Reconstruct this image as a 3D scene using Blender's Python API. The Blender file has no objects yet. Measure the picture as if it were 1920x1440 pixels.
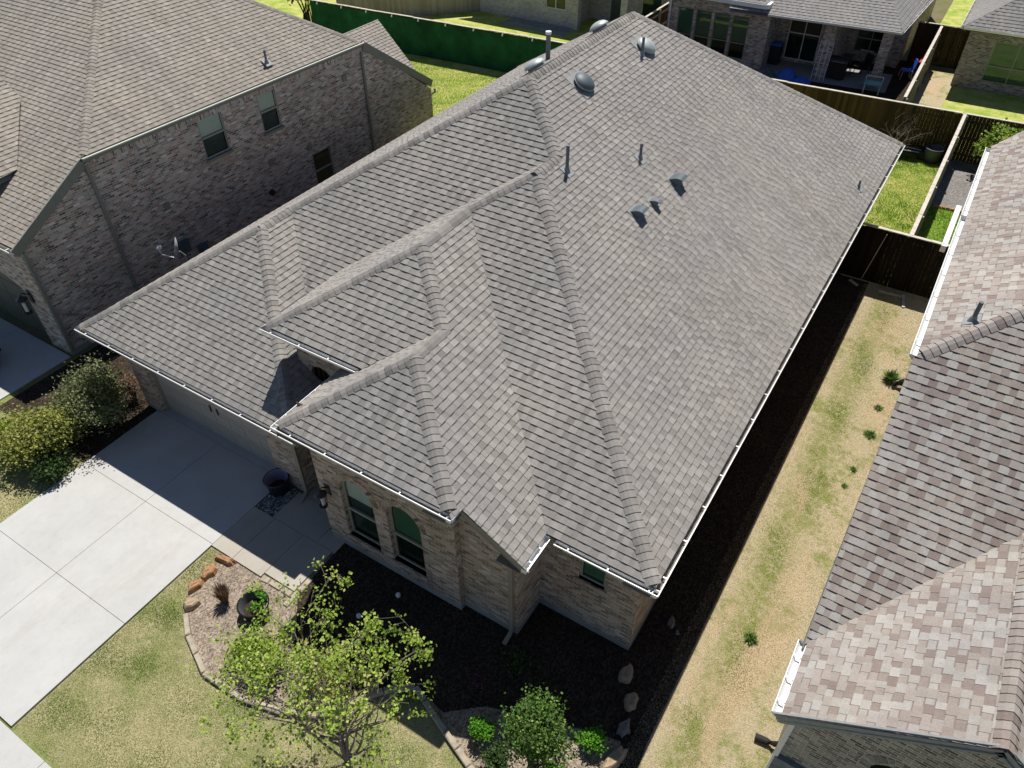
import bpy, math, random
import numpy as np
from mathutils import Vector, Matrix, Euler
from mathutils.geometry import tessellate_polygon
random.seed(7); rnd = random.Random(11)
scene = bpy.context.scene; C = scene.collection
R = math.radians

# ---------------------------------------------------------------- camera
cam = bpy.data.cameras.new('camera'); co = bpy.data.objects.new('camera', cam); C.objects.link(co)
CP = Vector((1.736, -10.421, 14.852)); p_, y_, r_ = R(-42.275), R(-32.473), R(-0.566)
fw = Vector((math.sin(y_)*math.cos(p_), math.cos(y_)*math.cos(p_), math.sin(p_)))
rt = Vector((math.cos(y_), -math.sin(y_), 0)); up = rt.cross(fw)
r2 = rt*math.cos(r_)+up*math.sin(r_); u2 = up*math.cos(r_)-rt*math.sin(r_)
co.matrix_world = Matrix(((r2.x, u2.x, -fw.x, CP.x), (r2.y, u2.y, -fw.y, CP.y), (r2.z, u2.z, -fw.z, CP.z), (0, 0, 0, 1)))
cam.sensor_width = 36; cam.lens = 1413.286/1920*36; cam.clip_end = 2000; cam.clip_start = 0.1
scene.camera = co
# ---------------------------------------------------------------- light
sund = Vector((-0.19, 0.46, 1.0)).normalized(); elev = math.asin(sund.z); az = math.atan2(sund.x, sund.y)
w = bpy.data.worlds.new('World'); scene.world = w; w.use_nodes = True
nt = w.node_tree; bg = nt.nodes['Background']; sky = nt.nodes.new('ShaderNodeTexSky'); sky.sky_type = 'NISHITA'
sky.sun_disc = False; sky.sun_elevation = elev; sky.sun_rotation = az; sky.altitude = 200; sky.dust_density = 0.1; sky.air_density = 0.55
nt.links.new(sky.outputs[0], bg.inputs[0]); bg.inputs[1].default_value = 0.085
sun = bpy.data.lights.new('sun', 'SUN'); so = bpy.data.objects.new('sun', sun); C.objects.link(so)
sun.energy = 4.9; sun.angle = R(0.5); sun.color = (1, 0.96, 0.9)
so.rotation_euler = (-sund).to_track_quat('-Z', 'Y').to_euler(); so.location = (0, 0, 40)
scene.view_settings.view_transform = 'Standard'; scene.view_settings.look = 'None'
scene.view_settings.exposure = 0.3; scene.view_settings.gamma = 1

# ---------------------------------------------------------------- node helpers
class N:
    def __init__(s, name, rough=0.8, spec=0.3, metal=0.0):
        s.m = bpy.data.materials.new(name); s.m.use_nodes = True; s.t = s.m.node_tree
        s.b = s.t.nodes['Principled BSDF']; s.b.inputs['Roughness'].default_value = rough
        s.b.inputs['Specular IOR Level'].default_value = spec; s.b.inputs['Metallic'].default_value = metal
    def n(s, ty, **kw):
        x = s.t.nodes.new(ty)
        for k, v in kw.items():
            if isinstance(v, dict):
                for a, b in v.items(): x.inputs[a].default_value = b
            else: setattr(x, k, v)
        return x
    def l(s, a, b): s.t.links.new(a, b)
    def coord(s, kind='Object'): return s.n('ShaderNodeTexCoord').outputs[kind]
    def uv(s): return s.n('ShaderNodeUVMap').outputs[0]
    def pos(s): return s.n('ShaderNodeNewGeometry').outputs['Position']
    def noise(s, vec, scale, detail=4, rough=.6, out=0):
        x = s.n('ShaderNodeTexNoise'); s.l(vec, x.inputs['Vector']); x.inputs['Scale'].default_value = scale
        x.inputs['Detail'].default_value = detail; x.inputs['Roughness'].default_value = rough; return x.outputs[out]
    def ramp(s, fac, stops, interp='LINEAR'):
        x = s.n('ShaderNodeValToRGB'); cr = x.color_ramp; cr.interpolation = interp
        while len(cr.elements) < len(stops): cr.elements.new(0.5)
        for e, (p, c) in zip(cr.elements, stops): e.position = p; e.color = (*(c if hasattr(c, '__len__') else (c, c, c)), 1)
        s.l(fac, x.inputs[0]); return x.outputs[0]
    def mix(s, fac, a, b, mode='MIX'):
        x = s.n('ShaderNodeMix', data_type='RGBA', blend_type=mode)
        for v, i in ((fac, 0), (a, 6), (b, 7)):
            if hasattr(v, 'is_linked') or hasattr(v, 'links'): s.l(v, x.inputs[i])
            else: x.inputs[i].default_value = v if i == 0 else (*(v if hasattr(v, '__len__') else (v, v, v)), 1)
        return x.outputs[2]
    def bump(s, h, st=.3, dist=.01):
        x = s.n('ShaderNodeBump'); x.inputs['Strength'].default_value = st; x.inputs['Distance'].default_value = dist
        s.l(h, x.inputs['Height']); s.l(x.outputs[0], s.b.inputs['Normal'])
    def col(s, c):
        if hasattr(c, 'links'): s.l(c, s.b.inputs['Base Color'])
        else: s.b.inputs['Base Color'].default_value = (*c, 1)
    def scalev(s, vec, v):
        x = s.n('ShaderNodeMapping'); s.l(vec, x.inputs[0]); x.inputs['Scale'].default_value = v; return x.outputs[0]

M = {}
def flat(name, c, rough=.7, spec=.3, metal=0, var=.12, scale=6):
    n = N(name, rough, spec, metal); v = n.noise(n.coord(), scale, 5)
    c = np.array(c); n.col(n.ramp(v, [(.3, tuple(c*(1-var))), (.7, tuple(np.minimum(c*(1+var), 1)))])); M[name] = n.m; return n.m
def shingle(name, stops, capdark=.9, gran=.25):
    n = N(name, .92, .15); a = n.n('ShaderNodeAttribute', attribute_name='tone').outputs['Fac']
    base = n.ramp(a, stops); P = n.pos()
    g = n.noise(P, 260, 2, .8); g2 = n.noise(P, 38, 3, .7); g3 = n.noise(P, .55, 4, .6); g4 = n.noise(n.scalev(P, (1, 1, 3)), 2.6, 4, .7)
    c = n.mix(1, base, n.ramp(g, [(.3, 1-gran), (.7, 1+gran*.6)]), 'MULTIPLY')
    c = n.mix(1, c, n.ramp(g2, [(.3, .86), (.7, 1.1)]), 'MULTIPLY')
    c = n.mix(1, c, n.ramp(g3, [(.3, (.93, .93, .95)), (.7, (1.06, 1.04, 1.0))]), 'MULTIPLY')
    c = n.mix(1, c, n.ramp(g4, [(.35, .95), (.65, 1.04)]), 'MULTIPLY')
    sk = n.noise(n.scalev(n.uv(), (2.2, .16, 1)), 1, 5, .65); c = n.mix(1, c, n.ramp(sk, [(.32, (.90, .90, .895)), (.6, (1.04, 1.035, 1.03))]), 'MULTIPLY')
    bl = n.noise(P, .23, 3, .5); c = n.mix(1, c, n.ramp(bl, [(.35, .94), (.65, 1.05)]), 'MULTIPLY')
    n.col(c); n.bump(g, .5, .004); M[name] = n.m
shingle('shingle_grey', [(0, (.11, .105, .098)), (.06, (.205, .194, .180)), (.4, (.272, .258, .240)), (.8, (.34, .323, .301)), (1, (.375, .357, .334))])
shingle('shingle_tan', [(0, (.14, .125, .11)), (.08, (.25, .225, .195)), (.5, (.32, .292, .255)), (.85, (.375, .345, .305)), (1, (.41, .38, .34))])
shingle('shingle_mixed', [(0, (.11, .095, .085)), (.08, (.225, .182, .163)), (.20, (.27, .222, .20)), (.34, (.325, .287, .258)), (.55, (.37, .333, .302)), (.75, (.37, .355, .33)), (1, (.455, .435, .405))])
shingle('shingle_far', [(0, (.21, .20, .195)), (.5, (.27, .262, .252)), (1, (.33, .32, .31))])

def brick(name, stops, mort=(.36, .34, .31), wash=.35, bw=.19, bh=.067):
    n = N(name, .9, .15); uv = n.uv()
    b = n.n('ShaderNodeTexBrick', offset=.5); n.l(uv, b.inputs['Vector'])
    b.inputs['Color1'].default_value = (0, 0, 0, 1); b.inputs['Color2'].default_value = (1, 1, 1, 1); b.inputs['Mortar'].default_value = (.5, .5, .5, 1)
    b.inputs['Scale'].default_value = 1; b.inputs['Mortar Size'].default_value = .0065; b.inputs['Brick Width'].default_value = bw; b.inputs['Row Height'].default_value = bh
    b.inputs['Mortar Smooth'].default_value = .2
    c = n.ramp(b.outputs[0], stops)
    v = n.noise(uv, 26, 5, .75); c = n.mix(1, c, n.ramp(v, [(.3, .8), (.7, 1.2)]), 'MULTIPLY')
    v2 = n.noise(uv, 14, 6, .75); ws = n.ramp(v2, [(.48, 0), (.68, wash)])
    c = n.mix(ws, c, mort)
    c = n.mix(b.outputs['Fac'], c, mort)
    v3 = n.noise(uv, .8, 4, .6); c = n.mix(1, c, n.ramp(v3, [(.3, .86), (.7, 1.12)]), 'MULTIPLY')
    n.col(c); n.bump(b.outputs['Fac'], -.6, .01); M[name] = n.m
brick('brick_tan', [(0, (.10, .065, .05)), (.2, (.28, .175, .12)), (.45, (.41, .295, .22)), (.7, (.48, .38, .30)), (.88, (.15, .11, .085)), (1, (.60, .53, .45))], (.50, .435, .36), .45)
brick('brick_red', [(0, (.07, .05, .04)), (.16, (.35, .205, .14)), (.4, (.45, .345, .26)), (.62, (.56, .49, .41)), (.80, (.13, .105, .085)), (1, (.70, .65, .57))], (.58, .55, .485), .65)
brick('brick_grey', [(0, (.09, .08, .075)), (.3, (.2, .175, .15)), (.6, (.30, .265, .22)), (1, (.40, .36, .30))], (.58, .53, .45), .25)
brick('brick_white', [(0, (.35, .34, .33)), (.5, (.5, .49, .47)), (1, (.6, .59, .57))], (.55, .54, .52), .5)

def concrete(name, c, st=.1):
    n = N(name, .85, .2); P = n.pos(); c = np.array(c)
    a = n.noise(P, .7, 6, .65); b = n.noise(P, 60, 3, .8); d = n.noise(n.scalev(P, (1, .35, 1)), 2.3, 5, .7)
    x = n.ramp(a, [(.3, tuple(c*(1-st))), (.7, tuple(c*(1+st*.5)))])
    x = n.mix(1, x, n.ramp(b, [(.25, .9), (.75, 1.07)]), 'MULTIPLY'); x = n.mix(1, x, n.ramp(d, [(.55, 1), (.75, .93)]), 'MULTIPLY')
    st_ = n.noise(n.scalev(P, (.5, .12, 1)), 1.6, 6, .75); x = n.mix(n.ramp(st_, [(.56, 0), (.74, .5)]), x, tuple(c*.78*np.array([1, .94, .86])))
    sp = n.noise(P, 5.5, 5, .8); x = n.mix(1, x, n.ramp(sp, [(.3, .93), (.5, 1.0)]), 'MULTIPLY'); n.col(x); n.bump(b, .25, .003); M[name] = n.m
concrete('concrete', (.47, .465, .445)); concrete('walk_concrete', (.41, .38, .325)); concrete('foundation', (.33, .32, .30), .25)
def grass(name, green, dry, thr=(.4, .6), scale=.9, patch=None, strip=False):
    n = N(name, .95, .1); P = n.pos()
    a = n.noise(P, scale, 6, .7); b = n.noise(P, 34, 4, .8); d = n.noise(P, 6, 5, .75); e = n.noise(n.scalev(P, (1, .25, 1)), .8, 4, .6)
    f = n.n('ShaderNodeMath', operation='ADD'); n.l(a, f.inputs[0]); g = n.n('ShaderNodeMath', operation='MULTIPLY_ADD'); n.l(d, g.inputs[0]); g.inputs[1].default_value = .45; g.inputs[2].default_value = -.225; n.l(g.outputs[0], f.inputs[1])
    x = n.mix(n.ramp(f.outputs[0], [(thr[0], 0), (thr[1], 1)]), dry, green)
    if strip:
        sx = n.n('ShaderNodeSeparateXYZ'); n.l(P, sx.inputs[0]); wz = n.n('ShaderNodeMath', operation='MULTIPLY_ADD'); n.l(a, wz.inputs[0]); wz.inputs[1].default_value = -1.0; n.l(sx.outputs[0], wz.inputs[2]); hf = n.n('ShaderNodeMath', operation='MULTIPLY'); n.l(wz.outputs[0], hf.inputs[0]); hf.inputs[1].default_value = .5
        x = n.mix(n.mix(1, n.ramp(hf.outputs[0], [(.18, 0), (.34, 1), (.52, 1), (.74, 0)]), n.ramp(d, [(.36, .1), (.6, 1)]), 'MULTIPLY'), x, green)
        x = n.mix(n.ramp(wz.outputs[0], [(1.0, 0), (1.0, 0)]), x, green)
    if patch: x = n.mix(n.ramp(e, [(.5, 0), (.66, .8)]), x, patch)
    x = n.mix(1, x, n.ramp(b, [(.2, .5), (.8, 1.45)]), 'MULTIPLY')
    n.col(x); n.bump(b, .9, .03); M[name] = n.m
grass('lawn_front', (.19, .235, .07), (.40, .36, .20), (.42, .62), .6)
grass('lawn_side', (.20, .23, .06), (.44, .375, .24), (.5, .62), .8, (.50, .37, .24), True)
grass('lawn_back', (.24, .36, .04), (.55, .50, .18), (.38, .62), .9)
grass('lawn_lush', (.17, .32, .03), (.24, .38, .05), (.4, .6))
grass('earth', (.15, .16, .05), (.2, .165, .11))
def mulch(name, a_, b_, c_):
    n = N(name, .95, .1); P = n.pos(); v = n.n('ShaderNodeTexVoronoi'); n.l(n.scalev(P, (1, .6, 1)), v.inputs['Vector']); v.inputs['Scale'].default_value = 34
    a = n.noise(P, 20, 5, .8); b = n.noise(P, 1.3, 4)
    h = n.n('ShaderNodeSeparateColor'); n.l(v.outputs['Color'], h.inputs[0])
    x = n.ramp(h.outputs[0], [(0, a_), (.5, b_), (1, c_)]); x = n.mix(1, x, n.ramp(a, [(.25, .6), (.75, 1.35)]), 'MULTIPLY'); x = n.mix(1, x, n.ramp(b, [(.3, .8), (.7, 1.1)]), 'MULTIPLY')
    n.col(x); n.bump(v.outputs['Distance'], .9, .03); M[name] = n.m
mulch('mulch_shaded', (.024, .017, .013), (.048, .034, .025), (.09, .065, .045)); mulch('mulch_light', (.17, .13, .095), (.32, .26, .20), (.44, .37, .29))  # first mulch is darkened, with the shade of the beds in its colour
mulch('gravel', (.05, .05, .05), (.16, .15, .14), (.42, .41, .39))
mulch('gravel_grey', (.16, .15, .14), (.24, .22, .20), (.32, .30, .28))
def wood(name, a, b, sc=7.14):
    n = N(name, .9, .15); uv = n.uv(); w_ = n.n('ShaderNodeTexWhiteNoise', noise_dimensions='1D')
    s = n.n('ShaderNodeSeparateXYZ'); n.l(uv, s.inputs[0]); m = n.n('ShaderNodeMath', operation='MULTIPLY'); n.l(s.outputs[0], m.inputs[0]); m.inputs[1].default_value = sc
    f = n.n('ShaderNodeMath', operation='FLOOR'); n.l(m.outputs[0], f.inputs[0]); n.l(f.outputs[0], w_.inputs['W'])
    c = n.ramp(w_.outputs[0], [(0, a), (1, b)]); g = n.noise(n.scalev(uv, (60, 2.5, 1)), 1, 5, .7); c = n.mix(1, c, n.ramp(g, [(.3, .7), (.7, 1.25)]), 'MULTIPLY')
    n.col(c); M[name] = n.m
wood('fence_stain', (.045, .031, .014), (.095, .064, .030)); wood('fence_weathered', (.30, .27, .22), (.42, .38, .32))
flat('rail_light', (.52, .47, .40), .85, .2, 0, .2, 4)
flat('trim_white', (.8, .8, .79), .35, .5, 0, .04); flat('trim_tan', (.30, .26, .20), .6, .3, 0, .08); flat('trim_olive', (.22, .225, .185), .6, .3, 0, .08); flat('drip_pale', (.48, .50, .42), .5, .3, 0, .08); flat('blind_pale', (.62, .70, .66), .7, .2, 0, .05)
flat('door_tan', (.37, .33, .275), .5, .4, 0, .05, 2); flat('door_olive', (.10, .11, .075), .5, .4, 0, .06); flat('wood_door', (.06, .035, .02), .45, .4, 0, .2)
flat('frame_grey', (.30, .31, .26), .5, .4, 0, .05); flat('black_metal', (.02, .02, .022), .4, .5, 0, .1); flat('bronze_frame', (.36, .33, .26), .5, .4, 0, .06)
flat('gutter_dark', (.14, .12, .10), .9, .2, 0, .3, 12)
flat('galvanized', (.30, .34, .34), .5, .4, .3, .12, 9); flat('galv_paint', (.40, .43, .42), .5, .4, .2, .08); flat('vent_slate', (.10, .125, .135), .55, .4, .2, .1)
flat('pipe_grey', (.14, .15, .17), .5, .4, 0, .1); flat('flashing', (.27, .28, .275), .65, .3, .1, .15, 12); flat('lead', (.20, .22, .24), .6, .3, .3, .1)
flat('plastic_white', (.75, .76, .76), .4, .5, 0, .04); flat('plastic_blue', (.03, .13, .55), .4, .5, 0, .2); flat('plastic_red', (.45, .03, .05), .5, .4, 0, .15); flat('plastic_teal', (.25, .55, .5), .4, .4, 0, .1)
flat('fabric_green', (.012, .085, .034), .85, .2, 0, .45, 1.2); flat('pot_black', (.015, .015, .018), .35, .5, 0, .2); flat('pot_grey', (.09, .10, .11), .5, .4, 0, .2)
flat('soil', (.04, .028, .02), .95, .1, 0, .4, 20); flat('rock_rust', (.34, .19, .10), .9, .2, 0, .45, 7); flat('rock_tan', (.36, .27, .18), .9, .2, 0, .3, 6); flat('rock_grey', (.20, .19, .175), .9, .2, 0, .3, 6)
flat('block', (.36, .31, .24), .9, .2, 0, .22, 8); flat('bark', (.20, .165, .135), .9, .15, 0, .3, 18); flat('bark_dark', (.10, .08, .06), .9, .15, 0, .3, 18)
flat('blind_reflection', (.34, .42, .37), .7, .2, 0, .05); flat('reflection_white', (.72, .72, .70), .7, .2, 0, .06); flat('dark_room', (.045, .055, .05), .9, .1); flat('stone_grey', (.20, .22, .22), .9, .2, 0, .35, 5)
flat('rubber', (.02, .02, .02), .7, .3); flat('car_paint', (.012, .012, .015), .2, .6, .2, .05); flat('cloth_brown', (.2, .12, .07), .9, .1)
flat('cooler_teal', (.1, .4, .42), .3, .5)
n = N('glass', .04, .6); n.t.nodes.remove(n.b); o = n.t.nodes['Material Output']
tr = n.n('ShaderNodeBsdfTransparent'); tr.inputs[0].default_value = (.50, .66, .57, 1); gl = n.n('ShaderNodeBsdfGlossy'); gl.inputs['Roughness'].default_value = .03; gl.inputs['Color'].default_value = (.85, .95, .9, 1)
fr = n.n('ShaderNodeFresnel'); fr.inputs[0].default_value = 1.55; mx = n.n('ShaderNodeMixShader'); n.l(fr.outputs[0], mx.inputs[0]); n.l(tr.outputs[0], mx.inputs[1]); n.l(gl.outputs[0], mx.inputs[2]); n.l(mx.outputs[0], o.inputs[0]); M['glass'] = n.m; M['glass_clear'] = n.m.copy(); [setattr(q.inputs[0], 'default_value', (.85, .9, .87, 1)) for q in M['glass_clear'].node_tree.nodes if q.type == 'BSDF_TRANSPARENT']; flat('screen_grey', (.10, .13, .14), .7, .2, 0, .1); flat('pane_green', (.03, .06, .045), .6, .3, 0, .2)
def leaf(name, stops, trans=.35):
    n = N(name, .55, .3); a = n.n('ShaderNodeAttribute', attribute_name='tone').outputs['Fac']; c = n.ramp(a, stops); n.col(c)
    t = n.n('ShaderNodeBsdfTranslucent'); n.l(c, t.inputs[0]); m = n.n('ShaderNodeMixShader'); m.inputs[0].default_value = trans
    o = n.t.nodes['Material Output']; n.l(n.b.outputs[0], m.inputs[1]); n.l(t.outputs[0], m.inputs[2]); n.l(m.outputs[0], o.inputs[0]); M[name] = n.m
leaf('leaf_lime', [(0, (.10, .17, .02)), (.5, (.28, .40, .05)), (.85, (.46, .56, .11)), (1, (.50, .46, .18))])
leaf('leaf_yellow', [(0, (.12, .15, .04)), (.5, (.30, .33, .075)), (.85, (.44, .44, .09)), (1, (.42, .34, .17))])
leaf('leaf_olive', [(0, (.06, .08, .035)), (.5, (.17, .20, .085)), (.9, (.31, .33, .13)), (1, (.38, .33, .19))])
leaf('leaf_green', [(0, (.03, .075, .015)), (.5, (.085, .17, .03)), (.85, (.19, .30, .05)), (1, (.32, .38, .13))])
leaf('leaf_bright', [(0, (.045, .16, .01)), (.6, (.11, .32, .02)), (1, (.22, .44, .04))])
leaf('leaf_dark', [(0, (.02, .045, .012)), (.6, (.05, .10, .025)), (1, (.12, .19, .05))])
leaf('leaf_purple', [(0, (.05, .02, .03)), (.6, (.12, .05, .07)), (1, (.2, .1, .1))])
leaf('leaf_dry', [(0, (.10, .06, .04)), (.6, (.22, .14, .09)), (1, (.3, .22, .15))])
leaf('blade', [(0, (.13, .18, .04)), (.3, (.24, .28, .08)), (.55, (.40, .38, .17)), (1, (.62, .54, .34))], .25)
leaf('blade_side', [(0, (.13, .2, .04)), (.3, (.28, .32, .08)), (.5, (.52, .43, .24)), (1, (.70, .57, .38))], .2)
leaf('blade_green', [(0, (.12, .24, .02)), (.5, (.30, .42, .05)), (1, (.60, .58, .2))], .2)
leaf('blade_mulch', [(0, (.09, .065, .045)), (.5, (.24, .19, .14)), (1, (.42, .36, .28))], 0)

# ---------------------------------------------------------------- object helpers
V = Vector
def tag(o, label=None, cat=None, group=None, kind=None):
    if label: o['label'] = label
    if cat: o['category'] = cat
    if group: o['group'] = group
    if kind: o['kind'] = kind
    return o
def thing(name, label, cat, loc=(0, 0, 0), group=None, rz=0):
    o = bpy.data.objects.new(name, None); C.objects.link(o); o.location = loc; o.rotation_euler = (0, 0, rz); o.empty_display_size = .2
    return tag(o, label, cat, group)
def copy_tree(o, parent=None):
    c = o.copy(); C.objects.link(c)
    if parent: c.parent = parent
    for ch in [x for x in bpy.data.objects if x.parent == o]: copy_tree(ch, c)
    return c
class MB:
    def __init__(s): s.v = []; s.f = []; s.uv = []; s.t = []; s.mi = []
    def face(s, pts, uv=None, tone=.5, mi=0):
        b = len(s.v); s.v += [tuple(p) for p in pts]; s.f.append(tuple(range(b, b+len(pts))))
        if uv is None:
            p0, p1, p2 = V(pts[0]), V(pts[1]), V(pts[2]); nn = (p1-p0).cross(p2-p0)
            if nn.length < 1e-12: uv = [(0, 0)]*len(pts)
            else:
                nn.normalize(); h = V((0, 0, 1)).cross(nn)
                h = V((1, 0, 0)) if h.length < .05 else h.normalized()
                if abs(h.y) > abs(h.x): h = h*(1 if h.y > 0 else -1)
                elif h.x < 0: h = -h
                ww = nn.cross(h);
                if ww.z < 0: ww = -ww
                uv = [(V(p).dot(h), V(p).dot(ww)) for p in pts]
        s.uv += uv; s.t.append(tone); s.mi.append(mi)
    def box(s, a, b, tone=.5, rz=0, c=None):
        x0, y0, z0 = a; x1, y1, z1 = b
        P = [V(p) for p in ((x0, y0, z0), (x1, y0, z0), (x1, y1, z0), (x0, y1, z0), (x0, y0, z1), (x1, y0, z1), (x1, y1, z1), (x0, y1, z1))]
        if rz:
            c = V(c) if c else (V(a)+V(b))/2; m = Matrix.Rotation(rz, 3, 'Z'); P = [c+m@(p-c) for p in P]
        for q in ((0, 3, 2, 1), (4, 5, 6, 7), (0, 1, 5, 4), (1, 2, 6, 5), (2, 3, 7, 6), (3, 0, 4, 7)): s.face([P[i] for i in q], tone=tone)
    def bar(s, a, b, w, h, upv=(0, 0, 1), tone=.5):
        a, b = V(a), V(b); d = (b-a).normalized(); u_ = V(upv); sd = d.cross(u_)
        if sd.length < .01: sd = d.cross(V((1, 0, 0)))
        sd.normalize(); u_ = sd.cross(d); P = []
        for q in (a, b):
            for i, j in ((-1, -1), (1, -1), (1, 1), (-1, 1)): P.append(q+sd*i*w/2+u_*j*h/2)
        for q in ((3, 2, 1, 0), (4, 5, 6, 7), (0, 1, 5, 4), (1, 2, 6, 5), (2, 3, 7, 6), (3, 0, 4, 7)): s.face([P[i] for i in q], tone=tone)
    def tube(s, pts, rad, n=8, cap=True, tone=.5):
        pts = [V(p) for p in pts]; rad = rad if hasattr(rad, '__len__') else [rad]*len(pts); rings = []
        for i, p in enumerate(pts):
            d = (pts[min(i+1, len(pts)-1)]-pts[max(i-1, 0)]).normalized(); a = d.cross(V((.31, .95, .1)) if abs(d.z) > .5 else V((0, 0, 1))).normalized(); b = d.cross(a)
            rings.append([p+(a*math.cos(2*math.pi*k/n)+b*math.sin(2*math.pi*k/n))*rad[i] for k in range(n)])
        for r0, r1 in zip(rings, rings[1:]):
            for k in range(n): s.face([r0[k], r0[(k+1) % n], r1[(k+1) % n], r1[k]], tone=tone)
        if cap: s.face(rings[0][::-1], tone=tone); s.face(rings[-1], tone=tone)
    def lathe(s, prof, c=(0, 0, 0), n=24, tone=.5, sx=1, sy=1):
        c = V(c); rings = [[c+V((r*math.cos(2*math.pi*k/n)*sx, r*math.sin(2*math.pi*k/n)*sy, z)) for k in range(n)] for r, z in prof]
        for r0, r1 in zip(rings, rings[1:]):
            for k in range(n): s.face([r0[k], r0[(k+1) % n], r1[(k+1) % n], r1[k]], tone=tone)
    def build(s, name, mat, parent=None, smooth=False, tones=False, merge=False):
        me = bpy.data.meshes.new(name); off = parent.location if (parent and parent.type == 'EMPTY' and parent.get('world')) else V((0, 0, 0))
        if parent and parent.type == 'MESH' and parent.parent and parent.parent.get('world'): off = parent.parent.location
        vs = [(v[0]-off.x, v[1]-off.y, v[2]-off.z) for v in s.v]
        me.from_pydata(vs, [], s.f); ul = me.uv_layers.new(name='UVMap'); ul.data.foreach_set('uv', np.array(s.uv, 'f').ravel())
        if tones:
            at = me.attributes.new('tone', 'FLOAT', 'FACE'); at.data.foreach_set('value', np.array(s.t, 'f'))
        mats = mat if isinstance(mat, (list, tuple)) else [mat]
        for m in mats: me.materials.append(M[m])
        if len(mats) > 1: me.polygons.foreach_set('material_index', s.mi)
        if smooth:
            import bmesh
            bm = bmesh.new(); bm.from_mesh(me); bmesh.ops.remove_doubles(bm, verts=bm.verts, dist=.0005); bm.to_mesh(me); bm.free()
            me.polygons.foreach_set('use_smooth', [True]*len(me.polygons))
        me.update(); o = bpy.data.objects.new(name, me); C.objects.link(o)
        if parent: o.parent = parent
        return o
def wthing(*a, **k):      # a thing whose parts are given in world coordinates
    o = thing(*a, **k); o['world'] = True; return o
def single(mb, name, mat, label, cat, group=None, **k): return tag(mb.build(name, mat, **k), label, cat, group)
def struct(mb, name, mat, kind='structure', **k): return tag(mb.build(name, mat, **k), kind=kind)

def clip(poly, nrm, c):
    out = []; n_ = len(poly)
    for i in range(n_):
        a, b = poly[i], poly[(i+1) % n_]; da = a[0]*nrm[0]+a[1]*nrm[1]-c; db = b[0]*nrm[0]+b[1]*nrm[1]-c
        if da >= 0: out.append(a)
        if (da > 0 and db < 0) or (da < 0 and db > 0):
            t = da/(da-db); out.append((a[0]+(b[0]-a[0])*t, a[1]+(b[1]-a[1])*t))
    return out
def area(p): return abs(sum(p[i][0]*p[(i+1) % len(p)][1]-p[(i+1) % len(p)][0]*p[i][1] for i in range(len(p))))/2
def frame(poly):
    poly = [V(p) for p in poly]; nn = V((0, 0, 0))
    for i in range(len(poly)): nn += poly[i].cross(poly[(i+1) % len(poly)])
    nn.normalize()
    if nn.z < 0: nn = -nn
    h = V((0, 0, 1)).cross(nn).normalized(); return poly, nn, h, nn.cross(h)
def roof_plane(mb, poly, E=.146, inset=0, seed=0, seg=True, th=.018, cs=1.0, ws=1.0):
    rg = random.Random(seed); poly, nn, h, wv = frame(poly); o = poly[0]
    p2 = [((p-o).dot(h), (p-o).dot(wv)) for p in poly]; vmin = min(p[1] for p in p2)+inset; vmax = max(p[1] for p in p2)
    umin = min(p[0] for p in p2); umax = max(p[0] for p in p2)
    def up3(u, v, off): return o+h*u+wv*v+nn*off
    pp = clip(p2, (0, 1), vmin)
    mb.face([up3(u, v, -.012) for u, v in pp]); mb.face([up3(u, v, -.012)-V((0, 0, .14)) for u, v in pp][::-1])
    i = 0; v0 = vmin
    while v0 < vmax:
        v1 = v0+E; row = clip(clip(p2, (0, 1), v0), (0, -1), -(v1+.012))
        if len(row) >= 3 and area(row) > 1e-4:
            ru0 = min(p[0] for p in row); ru1 = max(p[0] for p in row); u = umin-rg.random()*.3; tab = rg.random() < .5
            while u < ru1:
                wd = (rg.uniform(.10, .18) if tab else rg.uniform(.09, .17))*ws if seg else 50
                if u+wd > ru0:
                    s_ = clip(clip(row, (1, 0), u), (-1, 0), -(u+wd))
                    if len(s_) >= 3 and area(s_) > 2e-5:
                        rise = (.0055 if tab else 0) if seg else 0; tone = min(1, max(.1, (rg.gauss(.62, .12) if tab else rg.gauss(.43, .12))*cs+(1-cs)*rg.random()))
                        t3 = [up3(a, b, th*(1-(b-v0)/(E+.012))+rise+.001) for a, b in s_]
                        mb.face(t3, tone=tone)
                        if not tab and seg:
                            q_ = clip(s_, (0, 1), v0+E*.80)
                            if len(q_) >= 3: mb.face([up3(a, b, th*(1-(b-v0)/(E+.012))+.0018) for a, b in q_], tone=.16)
                        for k in range(len(s_)):
                            a, b = s_[k], s_[(k+1) % len(s_)]
                            if abs(a[1]-v0) < 1e-5 and abs(b[1]-v0) < 1e-5: lo = -.006
                            elif tab and seg and abs(a[0]-b[0]) < 1e-5: lo = None
                            else: continue
                            q = [t3[k], t3[(k+1) % len(s_)]]
                            dn = [up3(a[0], a[1], lo if lo is not None else 0), up3(b[0], b[1], lo if lo is not None else 0)]
                            mb.face([q[1], q[0], dn[0], dn[1]], tone=0 if lo is not None else .4)
                u += wd; tab = not tab
        v0 = v1; i += 1
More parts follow.
